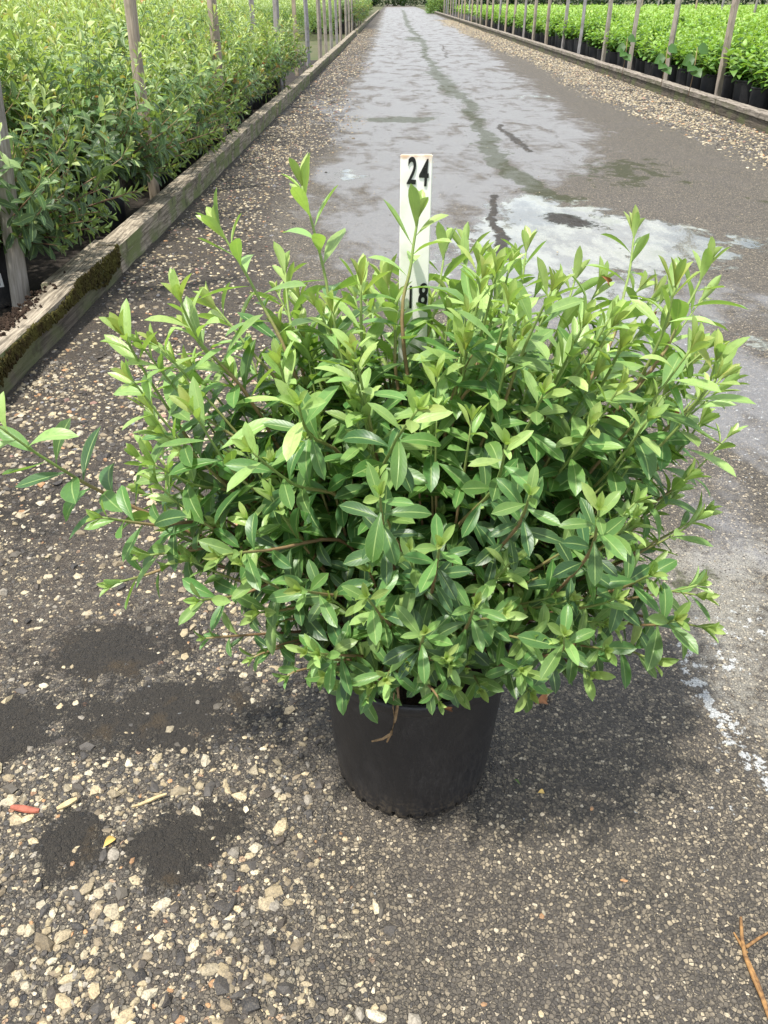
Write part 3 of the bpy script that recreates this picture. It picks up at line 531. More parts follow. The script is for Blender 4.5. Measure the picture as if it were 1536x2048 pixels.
# fill shoots inside the crown
cen = np.array((PX+.004, .855, .50)); n = 0
while n < 275:
    d = norm(rng.normal(size=3)); 
    if d[2] < -.55: continue
    rr = rng.uniform(.62, .98) if rng.random() < .68 else rng.uniform(.3, .62)
    T = cen+d*rr*np.array((.40 if d[0] < 0 else .385, .30, .235 if d[2] > 0 else .215))
    if T[2] < .30 and np.hypot(T[0]-PX, T[1]-PY) < .15: continue
    px, py = proj(*T)
    if px < 230 and py < 850: continue
    if px < 560 and py < 650 or py < 560: continue
    kk = attach(T); A = main[kk]; mid = (A+T)/2
    if np.linalg.norm(T-A) < .05: continue
    out = d*np.array((1, 1, .4)); ctl = bez(A, A+(T-A)*.3+np.array((0, 0, .0)), T-np.array((0, 0, .05))*max(0, .5+d[2])-out*.02, T, 9)
    low = T[2] < .45 or rr < .62
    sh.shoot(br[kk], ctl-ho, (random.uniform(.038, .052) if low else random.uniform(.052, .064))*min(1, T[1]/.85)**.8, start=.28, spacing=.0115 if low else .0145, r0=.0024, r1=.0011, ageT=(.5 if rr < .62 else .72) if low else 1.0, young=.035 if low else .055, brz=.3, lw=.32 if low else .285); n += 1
for k in range(9): link('branch', br[k].mesh('branch'), hero, M['stem'])
link('foliage', sh.mesh('foliage'), hero, M['leaf'])
print('hero leaves', len(sh.L['L']))
# dead twig hanging over the rim
tw = TB(); a = np.array(Q(795, 1368, .702)); pts = [a+np.array((0, .03, .0)), a, np.array(Q(797, 1400, .700)), np.array(Q(790, 1440, .697)), np.array(Q(782, 1468, .692)), np.array(Q(765, 1478, .688)), np.array(Q(743, 1483, .684))]
tw.add([p-ho for p in pts], [.0022, .0022, .0022, .0021, .0024, .0018, .0012], 7); tw.add([np.array(Q(781, 1468, .692))-ho, np.array(Q(774, 1484, .690))-ho], [.002, .0012], 6)
tw.add([np.array(Q(788, 1385, .701))-ho, np.array(Q(786, 1415, .699))-ho, np.array(Q(790, 1440, .697))-ho], .0008, 5)
link('dead_twig', tw.mesh('dead_twig'), hero, M['twig'])
# brown withered leaves
M['dead'] = simple('dead_leaf', (.33, .14, .05), .7, 120, .5, .4)
for px, py, d_, sz in ((1203, 552, .93, .022), (1320, 820, .82, .028), (1290, 606, .9, .024), (1270, 1290, .7, .022), (885, 1415, .70, .018)):
    dl = Shrub(); p = np.array(Q(px, py, d_))-ho; dl.leaf(p, norm(rng.normal(size=3)+(0, -.3, 0)), norm(rng.normal(size=3)+(0, -1, .3)), sz, sz*.32, 2.6, .9, 0, 1); link('dead_leaf', dl.mesh('dead_leaf', 8, 4), hero, M['dead'])
# --- measuring stake standing in the pot behind the stems
SY = .935; s0 = Q(835, 309, SY); s1 = Q(833, 640, SY); sw = .0180
stk = empty('measuring_stake', (s0.x-.001, SY, 0), R(2)); tag(stk, 'white painted wooden measuring stake marked 24 and 18 behind the shrub', 'stake')
def box(x0, x1, y0, y1, z0, z1, bev=.0006, cuts=0):
    import bmesh
    bm = bmesh.new(); bmesh.ops.create_cube(bm, size=1)
    for v in bm.verts: v.co = Vector(((x0+x1)/2+v.co.x*(x1-x0), (y0+y1)/2+v.co.y*(y1-y0), (z0+z1)/2+v.co.z*(z1-z0)))
    if bev: bmesh.ops.bevel(bm, geom=bm.edges[:], offset=bev, segments=2, affect='EDGES')
    me = bpy.data.meshes.new('box'); bm.to_mesh(me); bm.free(); return me
ztop = s0.z
bd = link('board', box(-sw, sw, -.003, .003, .24, ztop, .001), stk, M['paint'])
def digits(txt, px, py, hpx, wscale=.62, rot=0, bold=.012):
    cu = bpy.data.curves.new('t', 'FONT'); cu.body = txt; cu.size = 1; cu.align_x = 'CENTER'; cu.offset = bold; cu.extrude = .02; cu.space_character = 1.12
    o = bpy.data.objects.new('t', cu); C.objects.link(o); dg = bpy.context.evaluated_depsgraph_get(); me = bpy.data.meshes.new_from_object(o.evaluated_get(dg)); bpy.data.objects.remove(o)
    c = Q(px, py, SY-.003); tp = Q(px, py-hpx/2, SY).z; bt = Q(px, py+hpx/2, SY).z; hh = tp-bt; sc = hh/.70
    vs = np.array([v.co[:] for v in me.vertices]); cx = (vs[:, 0].min()+vs[:, 0].max())/2; cy = (vs[:, 1].min()+vs[:, 1].max())/2
    for v in me.vertices:
        x = (v.co.x-cx)*sc*wscale; z = (v.co.y-cy)*sc; x, z = x*math.cos(rot)-z*math.sin(rot), x*math.sin(rot)+z*math.cos(rot)
        v.co = Vector((x+c.x-stk.location.x, -.0034-.0006*(v.co.z > 0), z+c.z))
    return me
for t_, px, py, r_ in (('2', 824, 341, -.06), ('4', 848, 345, -.05), ('1', 821, 594, 0), ('8', 846, 590, -.05)):
    link('number', digits(t_, px, py, 53 if t_ in '24' else 44, .56 if t_ != '8' else .60, r_, .016 if t_ != '8' else .03), stk, M['black'])
# ------------------------------------------------------------------ bed shrubs (left) : four grown forms, copied
def make_bed_shrub(seed, label, nsh=80, rad=.50, top=.98, llen=.092, low=.34):
    random.seed(seed); global rng; rng = np.random.default_rng(seed)
    r = empty('nursery_shrub', (0, 0, 0)); pt = link('pot', pot_mesh('pot', n=48, notches=12), r, M['pot']); link('rim', rim_mesh('rim', n=32), pt, M['pot']); link('soil', soil_mesh('soil'), r, M['soil'])
    s = Shrub(); tb = TB(); b0 = np.array((0, 0, .24)); cn = np.array((0, 0, .50))
    for i in range(nsh):
        while True:
            d = norm(rng.normal(size=3))
            if d[2] > -.75: break
        rr = rng.uniform(.72, 1.20) if i % 3 else rng.uniform(.4, .75); T = cn+d*rr*np.array((rad, rad, top-.50 if d[2] > 0 else low))
        c = bez(b0, b0+(T-b0)*.3+np.array((0, 0, .04)), T-np.array((0, 0, .08))*(d[2] > 0)-d*.02, T, 7)
        s.shoot(tb, c, llen*random.uniform(.85, 1.15), start=.38, spacing=.019, r0=.004, r1=.0014, ageT=1.12 if T[2] > .74 else (.75 if T[2] > .56 else .35), young=.09, brz=1.0 if random.random() < .28 else .2)  # lower shoots coloured darker: canopy shade painted in on top of leaf age
    for q in range(26):
        k_ = random.randrange(len(s.L['b']))
        if s.L['B'][k_][2] > .45: s.L['b'][k_] = 1.0; s.L['a'][k_] = .6; s.L['L'][k_] *= .6; s.L['c'][k_] = 2.2; s.L['f'][k_] = 1.0
    link('stem', tb.mesh('stem'), r, M['stem']); link('foliage', s.mesh('foliage', 5, 2), r, M['bedleaf']); return r
SHV = [make_bed_shrub(100+i, '') for i in range(4)]; BIG = make_bed_shrub(120, '', 130, .62, 1.07, .092, .36)
GL = 'shrubs massed in the bed behind the left timber'
random.seed(5); rng = np.random.default_rng(5)
spots = []
first = [3.15, 4.42, 5.45, 6.0, 6.58, 7.15, 7.75, 8.35, 9.0, 9.7, 10.4, 11.1, 11.8]
for i, y in enumerate(first): spots.append((xL(y)-(.365 if i else .40), y, 0, i))
for row in range(1, 13):
    y = 3.0+.3*(row % 2)-(.6 if row < 3 else 0)
    while y < 17:
        x = xL(y)-.46-.56*row+random.uniform(-.05, .05)
        if x > -.56*y-.9 and y > 2.4+(row == 1)*.6 and not (row <= 1 and y > 12.6): spots.append((x, y+random.uniform(-.06, .06), row, None))
        y += .60
used = set(); rowcnt = {}
for x, y, row, i in spots:
    v = random.randrange(4); src = SHV[v]; big_ = (i is not None and i < 3) or (row == 1 and y < 4.6)
    if big_: pass
    elif v not in used: o = src; used.add(v)
    else: o = copy_tree(src)
    if i == 0: o = BIG
    elif big_: o = copy_tree(BIG)
    o.location = (x, y, .0); o.rotation_euler.z = random.uniform(0, 6.28); s_ = random.uniform(.92, 1.10) if row else random.uniform(.80, 1.0); o.scale = (s_, s_, s_*random.uniform(.78, 1.12))
    if i is not None: tag(o, 'dense green shrub, %s plant from the camera along the left timber' % ORD[i], 'shrub', GL)
    else:
        rowcnt[row] = rowcnt.get(row, -1)+1; tag(o, 'pale-tipped green shrub in the left bed, %s row back, %s from the near end' % (ORD[row], ORD[rowcnt[row]]), 'shrub', GL)
for v in range(4):
    if v not in used: raise Exception('unused')
print('left shrubs', len(spots))
# white barcode label on the nearest pot of the left bed
lb_p = P(22, 575)
def arc_label(name, parent, r, a0, a1, z0, z1, m_, n=6):
    V = []; 
    for z in (z0, z1):
        for k in range(n+1): a = a0+(a1-a0)*k/n; V.append((r*math.cos(a), r*math.sin(a), z))
    V2 = [(x*.99, y*.99, z) for x, y, z in V]; k = n+1
    Fq = [(i, i+1, k+i+1, k+i) for i in range(n)]
    return link(name, npmesh(name, V, Fq), parent, m_)
near_pot = None
for o in C.objects:
    if o.get('label', '').startswith('dense green shrub, first plant'): near_pot = o
bp = [c for c in near_pot.children if c.name.startswith('pot')][0]; a = math.atan2(-near_pot.location.y, -near_pot.location.x)-near_pot.rotation_euler.z
lb = arc_label('barcode_label', bp, .1235, a-.32, a+.12, .10, .16, M['label'])
for k in range(7): arc_label('bar', lb, .1242, a-.28+.045*k, a-.28+.045*k+(.012 if k % 2 else .022), .108, .135, M['black'], 1)
# farther shrubs beyond the gap on the left and near the road end on the right : nearer ones individual
def tuft_mass(name, cnt, boxes, leafL, lw, m_, label, cat, age=(.3, 1), shape='obl', NV=3, NU=2, up=.5):
    B, D, N, L, W, c_, f_, a_, b_ = [], [], [], [], [], [], [], [], []
    for (x0, x1, y0, y1, z0, z1, k) in boxes:
        k = int(k*(x1-x0)*(y1-y0)) if k < 5000 else k; k = min(k, 45000); X = rng.uniform(x0, x1, k); Y = rng.uniform(y0, y1, k); t_ = rng.random(k)**.5; zt = z1-.12*np.clip(.5+fbm(X, Y, 2.2, 13)*3, 0, 1)*(z1-z0); Z = z0+(zt-z0)*t_
        B.append(np.stack([X, Y, Z], -1)); dd = rng.normal(size=(k, 3))+np.array((0, 0, up)); D.append(dd); N.append(rng.normal(size=(k, 3))*.6+np.array((0, -.2, 1))); a_.append(age[0]+(age[1]-age[0])*t_**2*rng.uniform(.6, 1, k)); L.append(leafL*rng.uniform(.7, 1.3, k))
    B = np.concatenate(B); n_ = len(B); L = np.concatenate(L)
    me = leaves(name, B, np.concatenate(D), np.concatenate(N), L, L*lw, rng.normal(.4, .3, n_), np.full(n_, .3), np.concatenate(a_), np.zeros(n_), NV, NU, shape)
    return tag(link(name, me, None, m_), label, cat, kind='stuff')
def stuff_boxes(x0, x1, y0, y1, z0, z1, dens): return (x0, x1, y0, y1, z0, z1, int((x1-x0)*(y1-y0)*dens))
tuft_mass('shrubbery', 0, [(-9, -3.0, 17, 24, .3, .96, 2600), (-9, -1.45, 25.5, 31, .05, .95, 3000), (-14, -4, 31, 40, .3, .98, 1200), (-24, -6, 40, 70, .3, .95, 500)], .075, .34, M['bedleaf'], 'distant mass of pale green shrubs filling the far end of the left bed', 'shrubs')
GF = 'shrubs past the gap at the far end of the left bed'
for i, y in enumerate([30.5+1.0*k for k in range(9)]):
    for j in range(2):
        o = copy_tree(SHV[(i+j) % 4]); o.location = (xL(y)-.6-.9*j, y+.3*j, 0); o.scale = (1.5, 1.5, 1.25); o.rotation_euler.z = i*1.7+j
        tag(o, ('shrub past the gap in the far left bed, %s one along the timber' if j == 0 else 'shrub past the gap in the far left bed, %s one in the second row') % ORD[i], 'shrub', GF)
tuft_mass('shrubbery', 0, [(-2.4, -.9, 39.5, 70, .05, 1.5, 400)], .10, .36, M['bedleaf'], 'far strip of green shrubs along the left side near the end of the track', 'shrubs')
# bushy shrub clump at the far right before the right bed starts
def bush(name, x, y, r, h, n, m_, label, cat, leafL=.09, age=(.2, 1)):
    o = empty(name, (x, y, 0)); k = n
    d = norm(rng.normal(size=(k, 3))); d[:, 2] = np.abs(d[:, 2]); rr = rng.uniform(.55, 1, k)**.5*(.85+.3*fbm(d[:, 0]*2+x, d[:, 1]*2+y, 1.5, 3)*2)
    B = d*rr[:, None]*np.array((r, r, h)); B[:, 2] += .05
    me = leaves('foliage', B, d+rng.normal(0, .6, (k, 3))+np.array((0, 0, .3)), rng.normal(0, .5, (k, 3))+np.array((0, -.2, 1)), leafL*rng.uniform(.7, 1.3, k), leafL*.4*rng.uniform(.8, 1.2, k), rng.normal(.4, .3, k), np.full(k, .3), age[0]+(age[1]-age[0])*rng.random(k)*np.clip(B[:, 2]/h, .1, 1), np.zeros(k), 3, 2)
    link('foliage', me, o, m_); tb = TB()
    for q in range(6): a = q*1.05; tb.add(np.array([(0, 0, 0), (math.cos(a)*r*.25, math.sin(a)*r*.25, h*.35), (math.cos(a)*r*.5, math.sin(a)*r*.5, h*.7)]), [.02, .014, .008], 5)
    link('stem', tb.mesh('stem'), o, M['stem']); return tag(o, label, cat)
for i, y in enumerate((62, 66, 70, 75, 80)):
    bush('roadside_bush', 3.9+.25*i, y, 1.2, 1.5, 2600, M['bedleaf'], 'bright green bush at the far right of the track, %s before the dark hedge' % ORD[4-i], 'bush', .16, (.35, 1))
# hedge closing the view
for i, x in enumerate(np.arange(-22, 26, 3.2)):
    bush('hedge_plant', x, 106+.6*math.sin(x), 2.3, 3.2, 2600, M['hedge'], 'dark evergreen hedge plant closing off the end of the track, %s from the left' % ORD[i], 'hedge', .30, (0, .9))['group'] = 'dark hedge plants across the far end'
tuft_mass('far_hedge', 0, [(11, 60, 50, 54, 0, 2.2, 14000), (-60, -12, 74, 78, 0, 2.2, 8000)], .34, .4, M['hedge'], 'long dark hedge beyond the planting beds', 'hedge', (0, .7))
# ------------------------------------------------------------------ lime-leaved potted plants (right)
def make_lime(seed, ns=17, top=.70):
    random.seed(seed); global rng; rng = np.random.default_rng(seed)
    r = empty('lime_plant', (0, 0, 0)); pt = link('pot', pot_mesh('pot', .15, .29, 40, 10), r, M['pot']); link('rim', rim_mesh('rim', .15, .29, 28), pt, M['pot']); link('soil', soil_mesh('soil', .15, .29), r, M['soil'])
    s = Shrub(); tb = TB()
    for i in range(ns):
        a = random.uniform(0, 6.28); rr = .29*random.random()**.5; T = np.array((math.cos(a)*rr, math.sin(a)*rr, top*random.uniform(.82, 1.02)-.5*rr)); b0 = np.array((math.cos(a)*.03, math.sin(a)*.03, .25))
        c = bez(b0, b0+np.array((math.cos(a)*.03, math.sin(a)*.03, .08)), T-np.array((0, 0, .12)), T, 8); tb.add(c, np.linspace(.0035, .002, 8), 5, (.5, .9))
        nn = 8
        for k in range(nn):
            f = .15+.85*k/(nn-1); p = c[min(7, int(f*7))]+(c[min(7, int(f*7)+1)]-c[min(7, int(f*7))])*((f*7) % 1); yg = max(0, (f-.75)/.25)
            for q in range(2):
                ph = k*1.57+q*math.pi+i; el = R(20)+R(40)*yg+random.gauss(0, .2); D = np.array((math.cos(ph)*math.cos(el), math.sin(ph)*math.cos(el), math.sin(el))); L = random.uniform(.10, .15)*(1-.4*yg)
                s.leaf(p, D, np.array((-D[0]*.4, -D[1]*.4, 1.)), L, L*.56, random.gauss(.9, .3), .25, min(1, max(0, .15+.85*(p[2]-.3)/(top-.32)+random.gauss(0, .12))), 1 if random.random() < .006 else 0)
    link('stem', tb.mesh('stem'), r, M['stem']); link('foliage', s.mesh('foliage', 4, 2, 'ovate'), r, M['lime']); return r
LV = [make_lime(200+i) for i in range(4)]
random.seed(9); rng = np.random.default_rng(9)
cand = []; front = 0
for row in range(0, 60):
    y = 6.6+.24*(row % 2)
    while y < 48:
        x = xR(y)+.52+.44*row+random.uniform(-.03, .03)
        if x < .53*y+.5: cand.append((x, y+random.uniform(-.03, .03), row))
        y += .50
cand.sort(key=lambda c: (c[1]+ (0 if c[2] else -14)))
ind, rest = cand[:296], cand[296:]; rc = {}
fr = sorted([c[1] for c in ind if c[2] == 0]); GR = 'lime-green potted plants massed behind the right timber'
for n_, (x, y, row) in enumerate(ind):
    o = LV[n_ % 4] if n_ < 4 else copy_tree(LV[random.randrange(4)])
    o.location = (x, y, 0); o.rotation_euler.z = random.uniform(0, 6.28); s_ = random.uniform(.9, 1.08); o.scale = (s_, s_, s_*random.uniform(.85, 1.18))
    if row == 0: tag(o, 'lime-green plant in a black pot, %s in the front row behind the right timber' % ORD[fr.index(y)], 'potted plant', GR)
    else: rc[row] = rc.get(row, -1)+1; tag(o, 'lime-green potted plant on the right, %s row back, %s from the near end' % (ORD[row], ORD[rc[row]]), 'potted plant', GR)
bx = []
k = 48; Bx = []
xs = np.array([c[0] for c in rest]); ysr = np.array([c[1] for c in rest]); n_ = len(xs)*110
i_ = rng.integers(0, len(xs), n_); a_ = rng.uniform(0, 6.28, n_); r_ = .27*rng.random(n_)**.5; t_ = rng.random(n_)**.55
B = np.stack([xs[i_]+r_*np.cos(a_), ysr[i_]+r_*np.sin(a_), .3+(.37-.5*r_)*t_+rng.uniform(-.02, .05, len(xs))[i_]], -1)
D = rng.normal(size=(n_, 3))*np.array((1, 1, .3))+np.array((0, 0, .25)); N = rng.normal(0, .35, (n_, 3))+np.array((0, 0, 1)); L = rng.uniform(.08, .12, n_)
tag(link('lime_plants', leaves('lime_plants', B, D, N, L, L*.58, rng.normal(.8, .3, n_), np.full(n_, .25), np.clip(.2+.8*t_+rng.normal(0, .1, n_), 0, 1), np.zeros(n_), 2, 2, 'ovate'), None, M['lime']), 'distant rows of lime-green plants merging into one carpet in the right bed', 'plants', kind='stuff')
print('right', len(ind), len(rest))
# dark broad leaves sticking out between the lime plants
for i, (px, py) in enumerate(((1395, 95), (1335, 95), (1255, 75))):
    y = (8.9, 9.9, 11.3)[i]; p = Q(px, py, y); o = empty('broadleaf_weed', (p.x, y, 0)); s = Shrub(); tb = TB(); tb.add(np.array([(0, 0, .2), (.01, 0, .4), (0, 0, p.z)]), .004, 5, (.4, .7))
    for q in range(5): a = q*1.3; s.leaf(np.array((0, 0, p.z-.05*q)), np.array((math.cos(a), math.sin(a)-.3, -.2)), np.array((0, -.8, .7)), .13, .12, .6, .2, .0, 1)
    link('stem', tb.mesh('stem'), o, M['stem']); link('foliage', s.mesh('foliage', 5, 4, 'ovate'), o, M['lime']); tag(o, 'dark broad-leaved weed rising among the lime-green plants, %s from the right edge' % ORD[i], 'weed')
# ------------------------------------------------------------------ timber edging
def rough_box(x0f, x1f, z0, z1, y0, y1, seed, chip=0.006, tilt=0.0, n=60, endjag=0):
    """long board; x as functions of y; rounded worn edges"""
    prof = []; cr = .008
    prof = [(0, 0), (1, 0), (1, .9), (.93, 1), (.6, 1.0), (.3, 1.0), (.07, 1), (0, .9)]
    V = []; yl = np.linspace(y0, y1, n)
    for j, y in enumerate(yl):
        for k, (u, v) in enumerate(prof):
            a, b = x0f(y), x1f(y); nz_ = float(fbm(np.array([k*3.1+seed]), np.array([y*1.0]), 1.7, seed)[0]); n2 = float(fbm(np.array([k*7.7+seed]), np.array([y]), 9., seed+5)[0])
            e = 1 if 2 <= k <= 7 else .3
            yy = y+(endjag*float(vnoise(np.array([k*5.3]), np.array([seed]), 1)[0]) if j == n-1 else 0)
            V.append((a+(b-a)*u+chip*e*(n2+nz_)*1.4+tilt*v, yy, z0+(z1-z0)*v+chip*e*(nz_*1.2+n2*.8)))
    m_ = len(prof); Fq = [(j*m_+k, j*m_+(k+1) % m_, (j+1)*m_+(k+1) % m_, (j+1)*m_+k) for j in range(n-1) for k in range(m_)]
    Fq += [(0, 2, 1, 1)]; V_ = np.array(V)
    me = bpy.data.meshes.new('b'); f = [q for q in Fq if q[2] != q[3]]+[tuple(range(m_-1, -1, -1)), tuple((n-1)*m_+k for k in range(m_))]
    me.from_pydata([tuple(v) for v in V_], [], f); me.update(); return me
TL = [(-1.0, 3.47), (3.50, 6.3), (6.32, 8.9), (8.92, 12.6), (12.62, 16.6), (16.62, 22), (22.05, 28.4), (29.2, 38), (38.1, 52), (52.1, 70)]
for i, (a, b) in enumerate(TL):
    o = empty('timber_edging', (xL(a)-.05, a, 0)); off = Vector(o.location); jit = random.uniform(-.008, .008)
    n_ = 160 if i == 0 else 70
    fm = rough_box(lambda y: xL(y)-.085+jit-off.x, lambda y: xL(y)+jit-off.x, -.02, .088, a, b, 11+i, .006, n=n_); cm = rough_box(lambda y: xL(y)-.10+jit-off.x, lambda y: xL(y)+.007+jit-off.x, .0885, .142+random.uniform(-.004, .004), a, b, 31+i, .007, n=n_)
    for me in (fm, cm):
        for v in me.vertices: v.co.y -= a
    link('face_board', fm, o, M['woodF'] if i in (0, 4) else M['wood']); link('cap_board', cm, o, M['wood'])
    tag(o, ('mossy rotting timber edging board nearest the camera on the left' if i == 0 else 'weathered timber edging board on the left, %s from the camera' % ORD[i]), 'timber edging', 'timber edging along the left bed')
    if i == 0:
        # clumps of moss on the outer face
        mv, mf = ico(); Vs = []; Fs = []; random.seed(3); q = 0
        for k in range(5200):
            y = random.uniform(1.4, 3.46); fr_ = float(fbm(np.array([y]), np.array([3.3]), 2.4, 4)[0]); zt = .122+.09*fr_; zb = .055+.12*float(fbm(np.array([y]), np.array([9.]), 2.0, 8)[0])
            if fr_ < -.06 or random.random() > .25+3.2*(fr_+.06+.5*float(fbm(np.array([y]), np.array([0.]), 14, 6)[0])): continue
            if y > 2.9: zt += .02
            z = random.uniform(zb, zt)*.98; s_ = random.uniform(.0022, .0065); x = xL(y)+.001+random.uniform(0, .006)+(.006 if z > .088 else 0)
            Vs.append(mv*np.array((s_*.7, s_*.8, s_*1.4))*(1+rng.normal(0, .25, (12, 1)))+np.array((x-off.x, y-a, z))); Fs.append(mf+q*12); q += 1
        tag(link('moss', npmesh('moss', np.concatenate(Vs), np.concatenate(Fs), False), o, M['moss']), 'brown-green moss over the outer face')
        sp_ = rough_box(lambda y: xL(y)-.155-off.x, lambda y: xL(y)-.098-off.x, .09, .128, 2.98, 3.62, 77, .010, n=30)
        for v in sp_.vertices: v.co.y -= a
        link('splintered_plank', sp_, o, M['wood'])
        Vs = []; Fs = []; q = 0
        for k in range(900):
            y = 2.35+abs(random.gauss(0, .22)) if k % 2 else 1.9+random.gauss(0, .35); s_ = random.uniform(.003, .008); Vs.append(mv*s_*(1+rng.normal(0, .3, (12, 1)))+np.array((xL(y)-.085+random.gauss(0, .018)-off.x, y-a, .142+random.uniform(-.004, .006)))); Fs.append(mf+q*12); q += 1
        link('rotten_crumbs', npmesh('rotten_crumbs', np.concatenate(Vs), np.concatenate(Fs), False), o, M['soil'])
TR = [(5.2, 9.05), (9.07, 12.7), (12.72, 17.4), (17.42, 21.6), (21.62, 27), (27.05, 33), (33.05, 41), (41.3, 52), (52.1, 64)]
for i, (a, b) in enumerate(TR):
    o = empty('timber_edging', (xR(a)+.05, a, 0)); ox = o.location.x
    fm = rough_box(lambda y: xR(y)-ox, lambda y: xR(y)+.09-ox, -.02, .115, a, b, 51+i, .007, n=70); cm = rough_box(lambda y: xR(y)-.012-ox, lambda y: xR(y)+.11-ox, .1155, .165, a, b, 71+i, .008, n=70)
    for me in (fm, cm):
        for v in me.vertices: v.co.y -= a
    link('face_board', fm, o, M['woodF']); link('cap_board', cm, o, M['woodR'])
    tag(o, 'dark timber edging board with a grey cap on the right, %s from the camera' % ORD[i], 'timber edging', 'timber edging along the right bed')
# ------------------------------------------------------------------ posts
def post_mesh(hgt, wd, seed, rnd=False):
    V = []; n = 8 if not rnd else 10; rows = 14
    for j in range(rows+1):
        z = -.04+(hgt+.04)*j/rows
        for k in range(n):
            if rnd: a = 2*math.pi*k/n; x, y = math.cos(a)*wd/2, math.sin(a)*wd/2
            else:
                s_ = wd/2; c = .82; x, y = [(s_, c*s_), (c*s_, s_), (-c*s_, s_), (-s_, c*s_), (-s_, -c*s_), (-c*s_, -s_), (c*s_, -s_), (s_, -c*s_)][k]
            w_ = 1+.05*math.sin(j*1.3+seed+k); V.append((x*w_+.004*math.sin(j*.5+seed), y*w_+.004*math.cos(j*.6+seed*2), z))
    f = [(j*n+k, j*n+(k+1) % n, (j+1)*n+(k+1) % n, (j+1)*n+k) for j in range(rows) for k in range(n)]+[tuple(rows*n+k for k in range(n))]
    me = bpy.data.meshes.new('post'); me.from_pydata(V, [], f); me.update(); 
    if rnd: me.polygons.foreach_set('use_smooth', [True]*len(me.polygons))
    return me
PM = [post_mesh(1.9, .058, i*1.7) for i in range(4)]
def solve_y(px, zz, off, side):
    lo, hi = 1.5, 90
    for _ in range(50):
        md = (lo+hi)/2; x = (xL(md)-off) if side < 0 else (xR(md)+off); q = proj(x, md, zz)[0]
        if (q < px) == (side < 0): lo = md
        else: hi = md
    return lo
def post(x, y, lean, label, grp, me=None, s=1):
    o = link('wooden_post', me or PM[random.randrange(4)], None); 
    if not o.data.materials: o.data.materials.append(M['post'])
    o.location = (x, y, 0); o.rotation_euler = (lean[1], lean[0], random.uniform(0, 1.5) if me is None else 0); o.scale = (s, s, 1); return tag(o, label, 'post', grp)
GP = 'wooden posts behind the left timber'
xa, ya = P(50, 625); post(xa-.01, ya, (R(7.6), R(1)), 'thick pale round wooden post with a small hole, nearest the camera on the left', GP, post_mesh(1.9, .072, 1, True))
xb, yb = P(312, 405); post(xb, yb, (R(1.5), 0), 'brown round wooden post, second from the camera along the left timber', GP, post_mesh(1.9, .068, 3, True))
for i, (px, py, ln) in enumerate([(431, 110, 2), (556, 90, 0)]):
    y = solve_y(px, .55, .22, -1); post(xL(y)-.22, y, (R(ln), 0), 'grey square wooden post among the shrubs, %s from the camera along the left timber' % ORD[2+i], GP)
for i, px in enumerate((651, 662, 673, 681, 692, 698, 704, 710, 717, 721)):
    y = solve_y(px, .4, .2, -1); post(xL(y)-.2, y, (R(random.uniform(-.7, .7)), 0), 'bare wooden post in the far gap of the left bed, %s from the near side' % ORD[i], GP, s=.95)
for i, (px, y_, lb_) in enumerate(((504, 11.0, 'bluish-grey post standing back among the left shrubs, nearest of the set-back posts'), (588, 14.0, 'grey post set back among the left shrubs, next to the thin orange one'), (612, 15.5, 'thin orange-brown post set back among the left shrubs'), (637, 16.0, 'dark brown post set back at the end of the dense left shrubs'))):
    x = Q(px, 30, y_).x; post(x, y_, (0, 0), lb_, GP)
GQ = 'pale wooden posts behind the right timber'
yr = [P(a, b, .06)[1] for a, b in ((1444, 203), (1350, 170), (1277, 146), (1222, 130), (1179, 117), (1144, 104), (1114, 96), (1088, 89))]
yr = [yr[0], yr[1]]+[yr[1]+1.75*k for k in range(1, 26)]
for i, y in enumerate(yr):
    post(xR(y)+.26+(random.uniform(-.03, .03)), y, (R(random.uniform(-.9, .9)), R(random.uniform(-.6, .6))), 'pale wooden post behind the right timber, %s from the camera' % ORD[i], GQ)
for i in range(9):
    y = 21+i*2.6; post(xR(y)+8.2+.1*math.sin(i), y, (R(random.uniform(-1, 1)), 0), 'far pale post rising behind the lime plants, %s from the camera in the back line' % ORD[i], 'back line of posts in the right bed')
# ------------------------------------------------------------------ litter on the ground
def gz(x, y): return float(ground_z(np.array([x]), np.array([y]))[0])
def chip(name, px, py, ln, wd, th, rz, m_, label, cat):
    x, y = P(px, py); me = rough_box(lambda q: -wd/2, lambda q: wd/2, 0, th, -ln/2, ln/2, px, .0012, n=9)
    for v in me.vertices:
        k = 1-.5*max(0, abs(v.co.y)/(ln/2))**2; v.co.x *= k; v.co.z += .002*math.sin(v.co.y*90)
    o = link(name, me, None, m_, (x, y, gz(x, y)+.004)); o.rotation_euler = (.05, .1, rz); return tag(o, label, cat)
M['red'] = simple('red_bark', (.42, .13, .08), .7, 90, .5, .5); M['tan'] = simple('pale_wood', (.55, .42, .22), .7, 90, .5, .5); M['orange'] = simple('orange_twig', (.36, .20, .07), .8, 130, .5, .9, .002, col2=(.09, .045, .02)); M['yel'] = simple('yellow_leaf', (.62, .42, .12), .6, 60, .3, .3)
chip('wood_chip', 52, 1622, .044, .011, .004, R(88), M['red'], 'reddish chip of bark lying on the stony ground at the left edge', 'wood chip')
chip('wood_chip', 136, 1612, .032, .009, .004, R(-62), M['tan'], 'pale tan sliver of wood beside the red bark chip', 'wood chip')
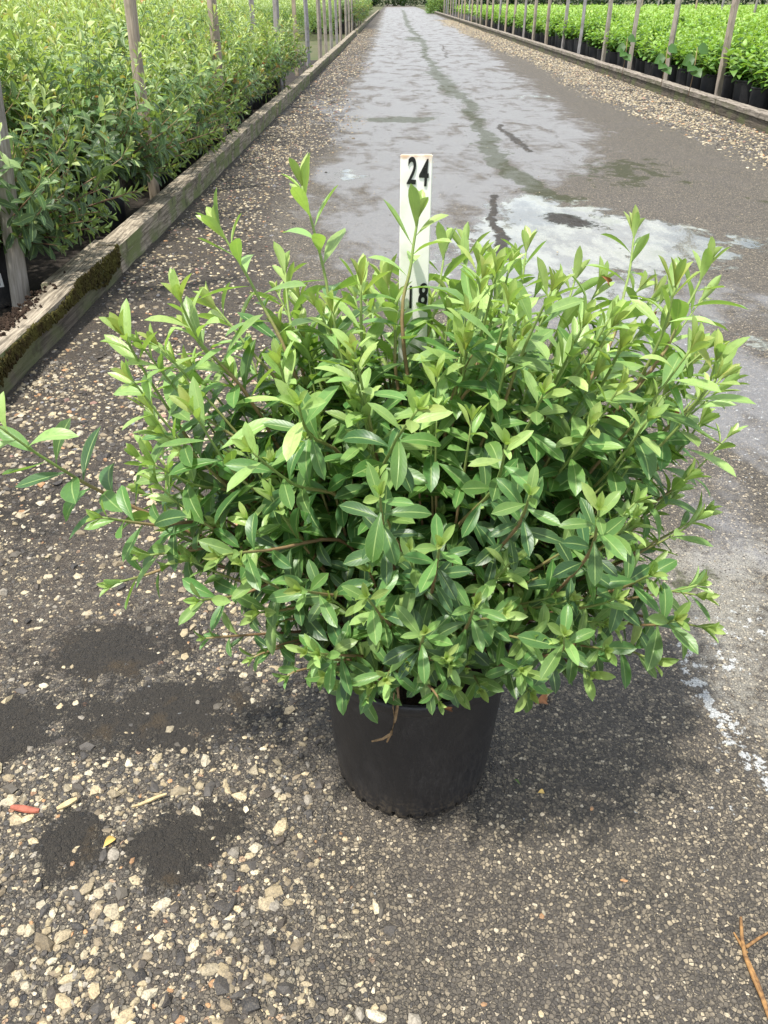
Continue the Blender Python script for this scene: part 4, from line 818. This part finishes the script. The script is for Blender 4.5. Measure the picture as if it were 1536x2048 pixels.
chip('wood_chip', 300, 1605, .055, .005, .003, R(-68), M['tan'], 'thin long splinter of pale wood on the gravel', 'wood chip')
def gleaf(px, py, ln, wd, az, m_, label, curl=1.0, tiltz=.25):
    x, y = P(px, py); s = Shrub(); s.leaf(np.zeros(3), np.array((math.cos(az), math.sin(az), tiltz)), np.array((.1, -.2, 1)), ln, wd, curl, .5, .5, 0)
    return tag(link('fallen_leaf', s.mesh('fallen_leaf', 8, 4), None, m_, (x, y, gz(x, y)+.006)), label, 'leaf')
gleaf(1070, 1412, .034, .018, .3, M['dead'], 'curled orange-brown dead leaf right of the pot under the shrub', 1.8, .6)
gleaf(1092, 1400, .022, .012, 1.2, M['tan'], 'small pale curled leaf behind the orange dead leaf', 1.5, .6)
gleaf(208, 1700, .024, .012, 1.0, M['yel'], 'yellow leaf scrap between the mud patches at lower left')
gleaf(1075, 1590, .012, .008, .2, M['yel'], 'tiny yellow petal on the asphalt right of the pot')
gleaf(1040, 1575, .018, .004, 2.0, M['leaf'], 'tiny green sprig on the asphalt right of the pot')
tb = TB(); pp = [(1480, 1838), (1482, 1880), (1488, 1915), (1505, 1960), (1522, 2000), (1540, 2050)]
o0 = P(1500, 1940)
def gp(px, py, h=.004): x, y = P(px, py); return np.array((x-o0[0], y-o0[1], gz(x, y)+h))
tb.add(np.array([gp(a, b, .005) for a, b in pp]), [.002, .0026, .003, .0028, .0026, .0024], 7)
tb.add(np.array([gp(a, b, .004) for a, b in ((1466, 1868), (1478, 1888), (1492, 1910))]), [.0012, .002, .0024], 6); tb.add(np.array([gp(a, b, .005) for a, b in ((1536, 1868), (1515, 1880), (1490, 1898))]), [.0012, .002, .0022], 6)
tb.add(np.array([gp(a, b, .005) for a, b in ((1490, 1915), (1512, 1965), (1528, 2010), (1536, 2040))]), [.002, .0026, .0024, .002], 6)
tag(link('fallen_twig', tb.mesh('fallen_twig'), None, M['orange'], (o0[0], o0[1], 0)), 'forked orange-brown twig lying on the asphalt at the lower right corner', 'twig')
print('done')
